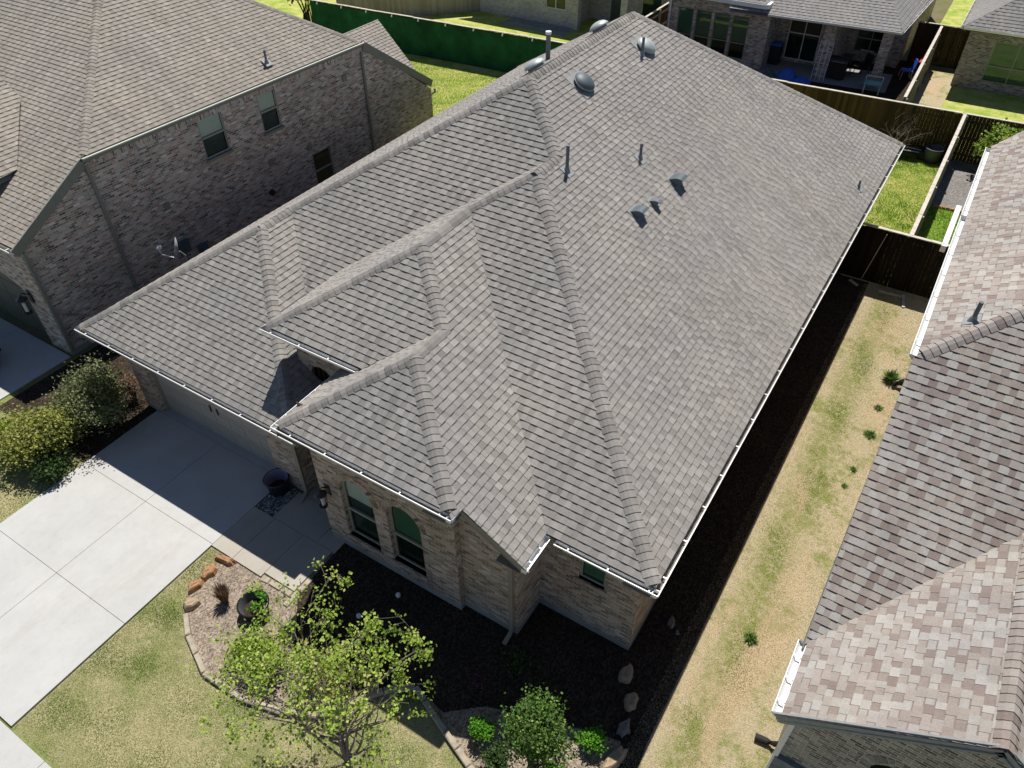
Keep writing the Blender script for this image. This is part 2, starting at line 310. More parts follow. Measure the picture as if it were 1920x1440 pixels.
def cap(mb, a, b, n1, n2, seed=0, hw=.152, E=.142, trim=0, lift=.022):
    a, b = V(a), V(b)
    if a.z > b.z: a, b = b, a
    e = (b-a).normalized(); a = a+e*trim; L = (b-a).length; rg = random.Random(seed); D = []
    for nn in (n1, n2):
        d = e.cross(nn).normalized()
        if d.z > 0: d = -d
        D.append(d)
    upn = (n1+n2).normalized(); s = 0
    while s < L:
        s1 = min(s+E+.03, L+.02); tone = min(1, max(.1, rg.gauss(.42, .16)))
        jj = rg.uniform(-.002, .002); rows = []
        for ss, of in ((s, .026+jj), (s1, .013)):
            p = a+e*ss; rows.append([p+D[0]*hw+n1*(of), p+D[0]*hw*.45+n1*(of+.014)+upn*.006, p+upn*(of+lift), p+D[1]*hw*.45+n2*(of+.014)+upn*.006, p+D[1]*hw+n2*of])
        for k in range(4): mb.face([rows[0][k], rows[0][k+1], rows[1][k+1], rows[1][k]], tone=tone)
        lo = [p-upn*.014 for p in rows[0]]
        for k in range(4): mb.face([rows[0][k+1], rows[0][k], lo[k], lo[k+1]], tone=.03)
        for k in (0, 4): mb.face([rows[0][k], rows[1][k], rows[1][k]-upn*.02, lo[k]], tone=tone)
        s += E
def gutter(parent, a, b, out, hang=.9, dirt=True, w=.125, start=.3, cap0=True, cap1=True):
    a, b, out = V(a), V(b), V(out).normalized(); e = (b-a).normalized(); L = (b-a).length
    pr = [(0, 0), (0, -.105), (.085, -.105), (w, -.03), (w, .004), (w-.016, .004), (w-.016, -.028), (.078, -.095), (.01, -.095), (.01, 0)]
    mb = MB(); P = lambda q, i: q+out*pr[i][0]+V((0, 0, pr[i][1]))
    for i in range(len(pr)):
        j = (i+1) % len(pr); mb.face([P(a, i), P(b, i), P(b, j), P(a, j)])
    for q in (a, b): mb.face([P(q, i) for i in (0, 1, 2, 3, 4)])
    g = mb.build('gutter', 'trim_white', parent)
    s = start
    while s < L-.1:
        hb = MB(); p = a+e*s; hb.bar(p+out*.005+V((0, 0, .006)), p+out*(w-.008)+V((0, 0, .006)), .028, .008); s += hang; hb.build('hanger', 'trim_white', g)
    if dirt:
        d = MB(); z = V((0, 0, -.085)); d.face([a+out*.011+z, a+out*.083+z, b+out*.083+z, b+out*.011+z][::-1]); d.build('channel_strip', 'gutter_dark', g)  # dark brown strip along the gutter floor
    return g
def wall(mb, outer, holes, org, ud, nd, depth=.13, rmat=0):
    """outer/holes: 2-D (u,z) loops; wall plane through org along ud; nd outward normal; reveals go inwards"""
    org, ud, nd = V(org), V(ud).normalized(), V(nd).normalized(); P3 = lambda p: org+ud*p[0]+V((0, 0, p[1]))
    loops = [outer]+holes; allp = [p for l in loops for p in l]; tri = tessellate_polygon([[V((p[0], p[1], 0)) for p in l] for l in loops])
    for t in tri:
        q = [allp[i] for i in t]; a2 = (q[1][0]-q[0][0])*(q[2][1]-q[0][1])-(q[2][0]-q[0][0])*(q[1][1]-q[0][1])
        if abs(a2) < 1e-9: continue
        mb.face([P3(p) for p in q], uv=[(p[0]+org.x*abs(ud.x)+org.y*abs(ud.y), p[1]) for p in q])
    for hl in holes:
        for i in range(len(hl)):
            a, b = hl[i], hl[(i+1) % len(hl)]; L = math.hypot(b[0]-a[0], b[1]-a[1])
            mb.face([P3(a), P3(b), P3(b)-nd*depth, P3(a)-nd*depth], uv=[(0, a[1]), (0 if abs(b[1]-a[1]) > .01 else L, b[1]), (depth if abs(b[1]-a[1]) > .01 else L, b[1]+(0 if abs(b[1]-a[1]) > .01 else depth)), (depth if abs(b[1]-a[1]) > .01 else 0, a[1]+(0 if abs(b[1]-a[1]) > .01 else depth))])
def rect(u0, u1, z0, z1): return [(u0, z0), (u1, z0), (u1, z1), (u0, z1)]
def arch(u0, u1, z0, zs, n=14, rise=None):
    c, r = (u0+u1)/2, (u1-u0)/2; rise = rise or r
    return [(u0, z0), (u1, z0)]+[(c+r*math.cos(math.pi*k/n), zs+rise*math.sin(math.pi*k/n)) for k in range(n+1)]
def scale_loop(lp, d):
    cu = (min(p[0] for p in lp)+max(p[0] for p in lp))/2; cz = (min(p[1] for p in lp)+max(p[1] for p in lp))/2
    hu = (max(p[0] for p in lp)-min(p[0] for p in lp))/2; hz = (max(p[1] for p in lp)-min(p[1] for p in lp))/2
    return [(cu+(p[0]-cu)*(hu-d)/hu, cz+(p[1]-cz)*(hz-d)/hz) for p in lp]
def window(parent, lp, org, ud, nd,  inset=.09, fm='bronze_frame', fw=.05, rail=None, blind_reflection=None, bmat='blind_reflection', b2=None, glass='glass', mull=(), label=None):
    org, ud, nd = V(org), V(ud).normalized(), V(nd).normalized(); inn = scale_loop(lp, fw)
    P3 = lambda p, d: org+ud*p[0]+V((0, 0, p[1]))-nd*d
    fr_ = MB(); n_ = len(lp)
    for i in range(n_):
        j = (i+1) % n_; fr_.face([P3(lp[i], inset), P3(lp[j], inset), P3(inn[j], inset), P3(inn[i], inset)]); fr_.face([P3(inn[i], inset), P3(inn[j], inset), P3(inn[j], inset+.04), P3(inn[i], inset+.04)])
    us = [p[0] for p in lp]; u0, u1 = min(us)+fw*.5, max(us)-fw*.5; z0 = min(p[1] for p in lp); z1 = max(p[1] for p in lp)
    if rail:
        fr_.bar(P3((u0, rail), inset+.005), P3((u1, rail), inset+.005), .05, .055)
    for m_ in mull: fr_.bar(P3((m_, z0+.02), inset+.005), P3((m_, z1-.02), inset+.005), .06, .05, upv=ud)
    f = fr_.build('window', fm, parent)
    if label: f['label'] = label
    g = MB(); g.face([P3(p, inset+.025) for p in inn]); g.build('pane', glass, f)
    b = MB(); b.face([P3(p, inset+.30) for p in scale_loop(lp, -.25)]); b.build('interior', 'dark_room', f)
    if blind_reflection:
        bb = MB(); bl = clip(inn, (0, 1), blind_reflection)
        if len(bl) > 2:
            bb.face([P3(p, inset+.06) for p in bl]); bb.build('blind_reflection', bmat, f)  # blinds; on some windows the panel colour stands in for glass reflections
    if b2:
        bb = MB(); bb.face([P3(p, inset+.08) for p in inn]); bb.build('screen_reflection', b2, f)  # full panel behind the glass, its colour stands in for weak pane reflections
    return f
def nrm(poly): return frame(poly)[1]
def vadd(p, x=0, y=0, z=0): return (p[0]+x, p[1]+y, p[2]+z)

# ================================================================ setting
g = MB(); g.face([(-400, -400, 0), (400, -400, 0), (400, 400, 0), (-400, 400, 0)]); struct(g, 'ground', 'earth')
def sheet(name, pts, mat, z=.006, kind='structure'):
    m = MB(); m.face([(p[0], p[1], z) for p in pts]); return struct(m, name, mat, kind)
BED = [(-9.60, -5.3), (-9.58, -6.39), (-9.1, -6.8), (-8.64, -7.12), (-7.69, -7.51), (-6.69, -7.49), (-5.75, -7.25), (-5.07, -6.92), (-4.67, -6.33), (-4.32, -5.85), (-3.82, -5.44), (-3.14, -5.72), (-2.02, -6.14), (-1.12, -6.44), (.3, -6.9)]
sheet('lawn', [(-10.05, -10.3), (9, -10.3), (9, -5.0), (-.2, -5.0), (-.2, -4.0), (-10.05, -4.0)], 'lawn_front', .005)
sheet('lawn', [(-22, -10.3), (-14.96, -10.3), (-14.96, -4.5), (-22, -4.5)], 'lawn_front', .005)
sheet('side_yard', [(-.3, -5.0), (9, -5.0), (9, 14.2), (-.3, 14.2)], 'lawn_side', .005)
sheet('back_yard', [(-36, 13.5), (-13.4, 13.5), (-13.4, 14.2), (1.25, 14.2), (1.25, 25.2), (-15, 25.2), (-36, 23.4)], 'lawn_back', .005)
sheet('back_yard', [(1.28, 14.2), (12, 14.2), (12, 20.8), (1.28, 20.8)], 'lawn_lush', .005)
sheet('gravel_bed', [(1.28, 20.8), (12, 20.8), (12, 26.1), (1.28, 25.6)], 'gravel_grey', .006)
sheet('back_yard', [(-45, 24.2), (-15.6, 25.3), (-15.6, 60), (-45, 60)], 'lawn_back', .005)
sheet('back_yard', [(-1.3, 25.7), (30, 27.2), (30, 36.8), (-1.3, 36.5)], 'lawn_back', .005)
sheet('back_yard', [(-2.0, 37.2), (30, 37.2), (30, 70), (-2.6, 70)], 'lawn_back', .005)
sheet('patio', [(-9.2, 31.0), (-2.6, 31.6), (-2.8, 34.4), (-9.4, 34.2)], 'foundation', .03)
sheet('dirt_shade_patch', [(-15.6, 25.2), (-1.4, 25.8), (-1.4, 37), (-15.6, 37)], 'mulch_shaded', .006)
sheet('dirt_shade_patch', [(-1.25, 30.8), (.1, 31.0), (.1, 37), (-1.35, 37)], 'lawn_side', .009)
def slab(name, rects, mat, h=.05, gap=.005):
    m = MB()
    for x0, x1, y0, y1 in rects: m.box((x0+gap, y0+gap, -.05), (x1-gap, y1-gap, h))
    o = struct(m, name, mat); bv = o.modifiers.new('b', 'BEVEL'); bv.width = .006; bv.segments = 2; return o
slab('driveway', [(x0, x1, y0, y1) for x0, x1 in ((-14.96, -12.5), (-12.5, -10.06)) for y0, y1 in ((-10.26, -7.65), (-7.65, -5.2), (-5.2, -2.86))]+[(-15.0, -10.2, -2.86, -2.3)], 'concrete')
slab('sidewalk', [(-26.0+i*1.9, -24.1+i*1.9, -12.6, -10.3) for i in range(20)], 'concrete', .045)
slab('walkway', [(-10.06, -9.35, -5.24, -3.87), (-9.35, -8.42, -5.24, -3.87), (-8.42, -7.5, -5.12, -3.87), (-10.06, -10.26+.02, -3.87, -2.9), (-9.43, -7.5, -3.87, -2.95), (-9.2, -8.06, -2.95, -.5), (-9.2, -8.06, -.5, 2)][:3]+[(-9.43, -8.0, -3.87, -2.95), (-8.0, -7.42, -3.87, -3.4), (-9.2, -7.8, -2.95, 2)], 'walk_concrete')
slab('gravel_patch', [(-10.24+.2, -9.43, -3.87, -2.9)], 'gravel', .02)
slab('driveway', [(-30, -21.9, -5.0, -2.7), (-21.9, -19.2, -5.0, -2.7), (-30, -21.9, -10, -5.0), (-21.9, -19.2, -10, -5.0)], 'concrete', .04)
for L_, mt, nm in (([(-10.0, -5.3), (-8.42, -5.15), (-7.52, -5.1), (-7.45, -3.45), (-4.2, -3.45), (-4.2, -2.3), (-.35, -2.3), (-.05, -3.2), (.2, -4.3), (.1, -5.6), (.2, -6.9)]+BED[::-1][1:], 'mulch_light', 'mulch_bed'), ([(-7.4, -5.1), (-7.45, -3.45), (-4.2, -3.45), (-4.2, -2.3), (-.35, -2.3), (.15, -3.3), (.2, -4.2), (-.45, -4.35), (-1.6, -4.75), (-2.4, -5.0), (-3.05, -5.55), (-3.82, -5.42), (-4.32, -5.8), (-4.9, -6.4), (-6.3, -6.4)], 'mulch_shaded', 'mulch_bed')):
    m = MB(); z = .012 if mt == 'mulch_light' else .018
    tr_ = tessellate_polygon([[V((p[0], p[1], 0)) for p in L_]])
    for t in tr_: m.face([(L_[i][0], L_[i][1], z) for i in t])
    struct(m, nm, mt)  # darker polygon follows the house shadow; the shade is put into its colour
sheet('mulch_bed', [(-19.0, -5.2), (-15.0, -5.2), (-15.0, 13.5), (-19.0, 13.5)], 'mulch_shaded', .012)  # dark mulch in the gap, shade of the unlit ground included in its colour
sheet('dirt_shade_patch', [(-.5, -2.3), (.1, -3.2), (.25, -6.95), (.9, -6.95), (.62, -4.0), (.62, 14.1), (-.5, 14.1)], 'mulch_shaded', .009)  # eave shade along the strip, painted as a dark ground sheet

# ================================================================ main house
s = .627; fr_s = .684; k = s/fr_s; xL, xR = -15.907, 0.; zG, HE = 3.0, 3.45; yg, wg, y3 = -3.523, 7.638, 1.031; kB = .987; kb = .871; yb1 = 10.866
xm = (xL+xR)/2+(HE-zG)/2/s; zR = zG+s*(xm-xL); I = .11
P1 = (xL, yg, zG); GR = (xL+wg, yg, zG); P2 = (xL+wg/2, yg+wg/2*k, zG+s*wg/2); P3 = (P2[0], y3, P2[2]); y4 = y3+(xm-P2[0])*k
P4 = (xm, y4, zR); P5 = (xm, yb1, zR); P6 = (xR, yb1+(xR-xm)*kb, HE); P6L = (xL, yb1+(xm-xL)*kb, zG)
xb = -5.982; zb = HE+s*(xR-xb); yB = -3.113; P7 = (xR, yB, HE); P8 = (xb, yB+(xR-xb)*kB, zb); P9 = (xb, y4-(xb-xm)*k, zb)
t = 1.083; P10 = (xb-t, P8[1]-t*kB, zb-s*t); P11 = (P10[0], -.028, P10[2]); a = 2.678; P12 = (P11[0]-a, P11[1]-a*k, P11[2]-s*a); P13 = (-7.03, P12[1], P12[2])
t = 1.37; P14 = (P11[0]+t, P11[1]-t*k, P11[2]-s*t); P15 = (P14[0], -2.187, P14[2]); zD = HE+s*1.356; b = (P14[2]-zD)/s
P16 = (P14[0]-b, P15[1]-b*k, zD); P17 = (P14[0]+b, P16[1], zD); P20 = (P17[0], -3.873, zD); P19 = (P17[0]+1.356, -3.873, HE); P18 = (P19[0], yB, HE)
H = wthing('brick_house', 'large brick house under a broad grey shingle hip roof, filling the centre', 'house', (-7.5, -3.5, 0))
yC = -1.95
planes = dict(
    gf=[P1, GR, P2], left=[P1, P2, P3, P4, P5, P6L], gr=[GR, (-8.27, yg+.45, 3.0), (-7.79, yg+.45, 2.70), (-7.79, yC, 2.70), (-9.40, yC, 3.704), (-9.40, -1.44, 3.704), P3, P2],
    mf=[P3, (-9.40, -1.44, 3.704), (-9.40, .53, 5.05), P9, P4], bl=[P12, P11, P10, P8, P9, (-9.74, .23, 4.84)], cf=[P12, P13, P14, P11],
    dl=[P14, P15, P16, (P16[0], yC, zD), (-7.0, yC, P13[2]+.006), (-7.0, -2.48, P13[2]+.006)], df=[P16, P17, P15],
    dr=[(P17[0]-.0, P17[1], zD), P20, P19, P18, P10, P11, P14, P15], bf=[P18, P7, P8, P10], right=[P7, P6, P5, P4, P9, P8], back=[P6, P6L, P5])
insets = dict(gf=I, left=.02, gr=0, mf=0, bl=0, cf=I, dl=I, df=I, dr=I, bf=I, right=I, back=I)
rm = MB()
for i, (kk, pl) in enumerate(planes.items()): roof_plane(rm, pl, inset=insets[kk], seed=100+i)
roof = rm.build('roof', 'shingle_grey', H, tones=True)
NN = {kk: nrm(pl) for kk, pl in planes.items()}
cm = MB()
for i, (p, q, a1, a2, tr_) in enumerate([(P1, P2, 'gf', 'left', .2), (GR, P2, 'gf', 'gr', .75), (P2, P3, 'gr', 'left', -.05), (P3, P4, 'left', 'mf', 0), (P9, P4, 'mf', 'right', 0), (P4, P5, 'left', 'right', 0), (P6, P5, 'right', 'back', .15), (P6L, P5, 'left', 'back', .15),
        (P7, P8, 'bf', 'right', .2), (P8, P9, 'bl', 'right', -.1), (P10, P8, 'bl', 'bf', 0), (P10, P11, 'bl', 'dr', -.05), (P12, P11, 'bl', 'cf', .2), (P14, P11, 'cf', 'dr', 0), (P14, P15, 'dl', 'dr', -.1), (P16, P15, 'dl', 'df', .2), (P17, P15, 'df', 'dr', .2)]):
    cap(cm, p, q, NN[a1], NN[a2], seed=i, trim=tr_)
cm.build('ridge_cap', 'shingle_grey', roof, tones=True)
# gutters at their fascias
def eave(a_, b_, out, **kw):
    o = V(out); aa = V(a_)-o*I; bb = V(b_)-o*I; return gutter(H, aa, bb, out, **kw)
eave(vadd(P1, 0), vadd(GR, -.0+.0), (0, -1, 0), start=.42, hang=.93); eave(vadd(P16, 0), vadd(P17, 0), (0, -1, 0), start=.5, hang=.9)
eave(vadd(P12, 0), vadd(P13, -.02), (0, -1, 0), start=.3, hang=.82)
eave((P16[0], P16[1], zD), (P16[0], yC, zD), (-1, 0, 0), start=.4, hang=.85); eave((P17[0], P17[1], zD), (P20[0], P20[1]+.02, zD), (1, 0, 0), start=.14, hang=.13, dirt=True)
eave((P19[0], P19[1], HE), (P18[0], P18[1]+.1, HE), (1, 0, 0), start=.2, hang=.35, dirt=False); eave(vadd(P18, .12), P7, (0, -1, 0), start=.28, hang=.8); eave(P7, vadd(P6, 0, .02), (1, 0, 0), start=.4, hang=.92)
eave(P6, P6L, (0, 1, 0), start=.4, hang=1.2)
# fascia, soffit and rake trim
fm = MB()
def fascia(a_, b_, out, depth=.18, soff=.55):
    o = V(out); a_, b_ = V(a_)-o*I, V(b_)-o*I; e = (b_-a_).normalized(); fm.bar(a_-V((0, 0, .02+depth/2))-o*.012, b_-V((0, 0, .02+depth/2))-o*.012, .024, depth)
    z = V((0, 0, -.17)); fm.face([a_+z-o*.025, b_+z-o*.025, b_+z-o*(soff), a_+z-o*(soff)])
for a_, b_, o_ in ((P1, GR, (0, -1, 0)), (P16, P17, (0, -1, 0)), (P12, P13, (0, -1, 0)), (P16, (P16[0], yC, zD), (-1, 0, 0)), (P17, P20, (1, 0, 0)), (P19, P18, (1, 0, 0)), (P18, P7, (0, -1, 0)), (P7, P6, (1, 0, 0)), (P6, P6L, (0, 1, 0)), (P1, P6L, (-1, 0, 0))): fascia(a_, b_, o_)
fm.bar(V(P20)+V((-.12, .02, -.09)), V(P19)+V((0, .02, -.09)), .03, .17)
fm.face([V(P20)+V((-.1, 0, -.16)), V(P19)+V((0, 0, -.16)), V(P19)+V((0, .55, -.16)), V(P20)+V((-.1, .55, -.16))])
fm.build('fascia', 'trim_tan', H)
# walls
wm = MB(); yDw, yGw, yBw, yEw = -3.51, -2.85, -2.44, -3.36; xD0, xD1 = -7.78, -4.03; xE1 = -2.68; xBr = -.51
wl1 = arch(-7.13, -6.2, .60, 2.22, 14, .47); wl2 = arch(-5.83, -4.93, .60, 2.22, 14, .47)
wall(wm, rect(xD0, xD1, .22, zD+.2), [wl1, wl2], (0, yDw, 0), (1, 0, 0), (0, -1, 0), .15)
zt = lambda x: zD-s*(x-P17[0])-.12
wall(wm, [(xD1, .22), (xE1, .22), (xE1, zt(xE1)), (xD1, zt(xD1))], [], (0, yEw, 0), (1, 0, 0), (0, -1, 0))
wall(wm, rect(yDw, yEw, .22, zD+.2), [], (xD1, 0, 0), (0, 1, 0), (1, 0, 0)); wall(wm, rect(yEw, yBw, .22, HE+.15), [], (xE1, 0, 0), (0, 1, 0), (1, 0, 0))
wb = rect(-1.8, -1.22, 1.72, 2.95)
wall(wm, rect(xE1, xBr, .22, HE+.2), [wb], (0, yBw, 0), (1, 0, 0), (0, -1, 0), .1); wall(wm, rect(yBw, 16.8, .22, HE+.2), [], (xBr, 0, 0), (0, 1, 0), (1, 0, 0)); wall(wm, rect(-15.3, xBr, .22, 3.2), [], (0, 16.8, 0), (1, 0, 0), (0, 1, 0)); wall(wm, rect(yGw, 16.8, .22, zG+.25), [], (-15.38, 0, 0), (0, 1, 0), (-1, 0, 0))
gd = rect(-14.72, -10.22, .0, 2.15)
wall(wm, [(-15.38, 0.0), (-14.72, 0), (-14.72, 2.15), (-10.22, 2.15), (-10.22, 0), (-9.2, 0), (-9.2, zG+.3), (-15.38, zG+.3)], [], (0, yGw, 0), (1, 0, 0), (0, -1, 0))
for x_ in (-14.72, -10.22): wm.face([(x_, yGw, 0), (x_, yGw+.24, 0), (x_, yGw+.24, 2.15), (x_, yGw, 2.15)])
wm.face([(-14.72, yGw, 2.15), (-10.22, yGw, 2.15), (-10.22, yGw+.24, 2.15), (-14.72, yGw+.24, 2.15)])
wall(wm, rect(yGw, 2.2, 0, zG+.6), [], (-9.2, 0, 0), (0, 1, 0), (1, 0, 0)); wall(wm, rect(yDw, 2.2, .0, zD-.02), [], (xD0, 0, 0), (0, 1, 0), (-1, 0, 0)); wall(wm, rect(-9.2, xD0, 0, 3.2), [], (0, 2.2, 0), (1, 0, 0), (0, -1, 0))
wc = arch(-9.08, -8.42, 3.1, 3.52, 12, .26)
wall(wm, rect(-9.40, -7.0, 2.9, P12[2]+.1), [wc], (0, yC, 0), (1, 0, 0), (0, -1, 0), .12); wall(wm, rect(yC, 1.2, 2.9, P12[2]+.1), [], (-9.40, 0, 0), (0, 1, 0), (-1, 0, 0))
wo = wm.build('wall', 'brick_tan', H)
# arch soldier courses
am = MB()
def arch_course(mb, u0, u1, zs, rise, org, nd, w_=.17, n_=19, pr=.012):
    c, r = (u0+u1)/2, (u1-u0)/2; rg = random.Random(3)
    for i in range(n_):
        a0, a1 = math.pi*(i+.06)/n_, math.pi*(i+.94)/n_; q = []
        for rr, aa in ((0, a0), (w_, a0), (w_, a1), (0, a1)): q.append((c+(r+rr)*math.cos(aa), zs+(rise+rr)*math.sin(aa)))
        F = [V((p[0], org[1]-pr, p[1])) for p in q]; mb.face(F, uv=[(.03+i*.21, .01), (.2+i*.21, .01), (.2+i*.21, .065), (.03+i*.21, .065)])
        for j in range(4): mb.face([F[j], F[(j+1) % 4], F[(j+1) % 4]+V((0, pr+.01, 0)), F[j]+V((0, pr+.01, 0))])
arch_course(am, -7.13, -6.2, 2.22, .47, (0, yDw), 0); arch_course(am, -5.83, -4.93, 2.22, .47, (0, yDw), 0)
am.build('arch_trim', 'brick_tan', wo)
fo = MB()
for x0, y0, x1, y1 in ((xD0, yDw, xD1, yEw+.3), (xD1-.2, yEw, xE1, yBw+.3), (xE1-.2, yBw, xBr, 16.8), (-15.38, yGw+.0, -14.74, 16.7), (-9.2, 2.2, -1, 3)): fo.box((x0+.004, y0+.004, 0), (x1-.004, y1-.01, .22))
fo.build('foundation', 'foundation', H)
sl_ = MB()
for u0, u1 in ((-7.17, -6.16), (-5.87, -4.89)): sl_ = MB(); sl_.box((u0, yDw-.05, .51), (u1, yDw+.13, .6)); sl_.build('window_sill', 'brick_tan', H)
sl_ = MB(); sl_.box((-1.86, yBw-.04, 1.63), (-1.16, yBw+.09, 1.72)); sl_.build('window_sill', 'brick_tan', H)
window(H, wl1, (0, yDw, 0), (1, 0, 0), (0, -1, 0), .1, rail=1.5, blind_reflection=1.85, bmat='reflection_white', glass='glass_clear', b2='pane_green'); window(H, wl2, (0, yDw, 0), (1, 0, 0), (0, -1, 0), .1, rail=1.5, blind_reflection=1.35, b2='pane_green')  # white panel at the first window's top is a painted whitish reflection
window(H, wb, (0, yBw, 0), (1, 0, 0), (0, -1, 0), .06, fm='frame_grey', blind_reflection=1.72)
window(H, wc, (0, yC, 0), (1, 0, 0), (0, -1, 0), .08, fm='wood_door', fw=.04, mull=(-8.9, -8.75, -8.6))
# garage door
gm = MB(); yd = yGw+.22
for i in range(4):
    z0, z1 = .05+i*.525, .05+(i+1)*.525-.012; gm.box((-14.72, yd, z0), (-10.22, yd+.05, z1))
    for j in range(8):
        u0 = -14.72+.1+j*.5575; u1 = u0+.40; gm.box((u0, yd-.008, z0+.1), (u1, yd+.001, z1-.1))
gdo = gm.build('garage_door', 'door_tan', H)
hm = MB(); hm.box((-12.62, yd-.03, 1.02), (-12.58, yd-.008, 1.24)); hm.box((-12.36, yd-.03, 1.02), (-12.32, yd-.008, 1.24)); hm.build('handle', 'black_metal', gdo)
jm = MB(); jm.box((-14.76, yGw+.12, 0.05), (-14.69, yd+.03, 2.19)); jm.box((-10.25, yGw+.12, 0.05), (-10.18, yd+.03, 2.19)); jm.box((-14.69, yGw+.12, 2.1), (-10.25, yd+.03, 2.19)); jm.build('door_frame', 'trim_tan', H)
em = MB(); em.box((-9.0, 2.08, .05), (-8.0, 2.15, 2.4)); ed = em.build('front_door', 'wood_door', H)
ee = MB(); ee.tube([(-9.02, 2.04, 1.0), (-9.02, 2.04, 1.2)], .015); ee.build('handle', 'galvanized', ed)
def downspout(parent, x, y, z1, outv=(0, -1, 0), mat='trim_tan', z0=.1, ret=None):
    o = V(outv); m = MB(); p = V((x, y, 0))+o*.05
    m.bar(p+V((0, 0, z0)), p+V((0, 0, z1-.25)), .09, .065, upv=outv); m.bar(p+V((0, 0, z0+.03)), p+o*.3+V((0, 0, z0-.05)), .09, .065); m.bar(p+V((0, 0, z1-.27)), p+o*.38+V((0, 0, z1-.06)), .09, .065); return m.build('downspout', mat, parent)
downspout(H, -9.24, yGw+.02, 2.9, (.25, -1, 0)); downspout(H, xE1-.12, yEw, 3.15)
# address plate
ap = MB(); ap.box((-7.62, yDw-.02, 1.28), (-7.3, yDw+.0, 1.45)); pl_ = ap.build('address_plate', 'block', H)
# wall lantern
def lantern(name, label, x, y, z, sc=1.0, group=None):
    o = thing(name, label, 'lantern', (x, y, z), group); m = MB(); f = MB(); gl_ = MB()
    m.box((-.06*sc, -.02, -.12*sc), (.06*sc, 0, .12*sc)); m.tube([(0, -.02, .06*sc), (0, -.12*sc, .15*sc), (0, -.16*sc, .1*sc)], .012*sc); m.build('bracket', 'black_metal', o)
    c = V((0, -.16*sc, -.12*sc)); f.lathe([(.001, .24*sc), (.10*sc, .16*sc), (.105*sc, .15*sc), (.001, .15*sc)], c, 8)
    for q in range(6):
        a_ = q*math.pi/3; f.tube([c+V((math.cos(a_)*.09*sc, math.sin(a_)*.09*sc, .15*sc)), c+V((math.cos(a_)*.06*sc, math.sin(a_)*.06*sc, -.14*sc))], .008*sc, 5)
    f.lathe([(.001, -.15*sc), (.07*sc, -.15*sc), (.07*sc, -.13*sc), (.001, -.13*sc)], c, 8); f.build('cage', 'black_metal', o)
    gl_.lathe([(.001, -.1*sc), (.035*sc, -.1*sc), (.035*sc, .08*sc), (.001, .1*sc)], c, 10); gl_.build('globe', 'plastic_white', o); return o
lantern('wall_lantern', 'black cage lantern on tan brick left of the arched windows', -7.52, yDw, 1.95, 1.35)
# roof penetrations
def on_right(x, y): return V((x, y, HE-s*x))
nR = NN['right']; upR = V((-1, 0, s)).normalized(); hR = V((0, 1, 0))
def roof_pipe(name, label, base, h, r, nvec, mat='pipe_grey', group='plumbing vent pipes on the roofs', cat='vent pipe', cap_=False, flash=True):
    o = thing(name, label, cat, base, group); m = MB(); m.tube([(0, 0, -.1), (0, 0, h)], r, 12, cap=False)
    m.tube([(0, 0, h), (0, 0, h-.12)], r*.8, 12, cap=True)
    for kx in range(12):
        a0, a1 = 2*math.pi*kx/12, 2*math.pi*(kx+1)/12; m.face([(math.cos(a0)*r, math.sin(a0)*r, h), (math.cos(a1)*r, math.sin(a1)*r, h), (math.cos(a1)*r*.8, math.sin(a1)*r*.8, h), (math.cos(a0)*r*.8, math.sin(a0)*r*.8, h)])
    m.build('pipe', mat, o, smooth=False)
    if flash:
        f = MB(); n_ = V(nvec); e1 = V((0, 0, 1)).cross(n_).normalized(); e2 = n_.cross(e1)
        q = [e1*i*.13+e2*j*.15+n_*.028 for i, j in ((-1, -1), (1, -1), (1, 1), (-1, 1))]; f.face(q); f.face([p-n_*.04 for p in q][::-1])
        for i in range(4): f.face([q[i], q[(i+1) % 4], q[(i+1) % 4]-n_*.04, q[i]-n_*.04])
        f.lathe([(r*2.2, -.02), (r*1.5, .08), (r*1.02, .13)], (0, 0, .0), 12); f.build('flashing', 'flashing', o)
    if cap_:
        c = MB(); c.lathe([(.001, h+.055), (r*1.22, h+.05), (r*1.25, h+.03), (r*1.25, h-.02), (r, h-.02)], (0, 0, 0), 16); c.build('rain_cap', 'plastic_white', o)
    return o
roof_pipe('vent_pipe', 'tallest thin grey vent pipe on the grey roof, beside the inner ridge end', on_right(-5.63, 3.54), .62, .04, nR)
roof_pipe('vent_pipe', 'short thin grey vent pipe between the ridge domes and the hooded vents', on_right(-4.87, 5.89), .40, .035, nR)
roof_pipe('vent_pipe', 'thin vent pipe just below the upper dome vent on the grey roof', on_right(-6.62, 9.5), .48, .04, nR)
roof_pipe('vent_pipe', 'small lone vent pipe near the grey roof right eave', on_right(-.55, 12.85), .24, .03, nR)
roof_pipe('flue_pipe', 'tall dark flue pipe with white cap rising behind the main ridge', (-9.15, 8.75, zG+s*(-9.15-xL)), 0.74, .068, NN['left'], 'pipe_grey', None, 'flue pipe', True, False)
def align(o, nvec, upv):
    z = V(nvec).normalized(); y = V(upv).normalized(); x = y.cross(z); o.rotation_euler = Matrix((x, y, z)).transposed().to_euler()
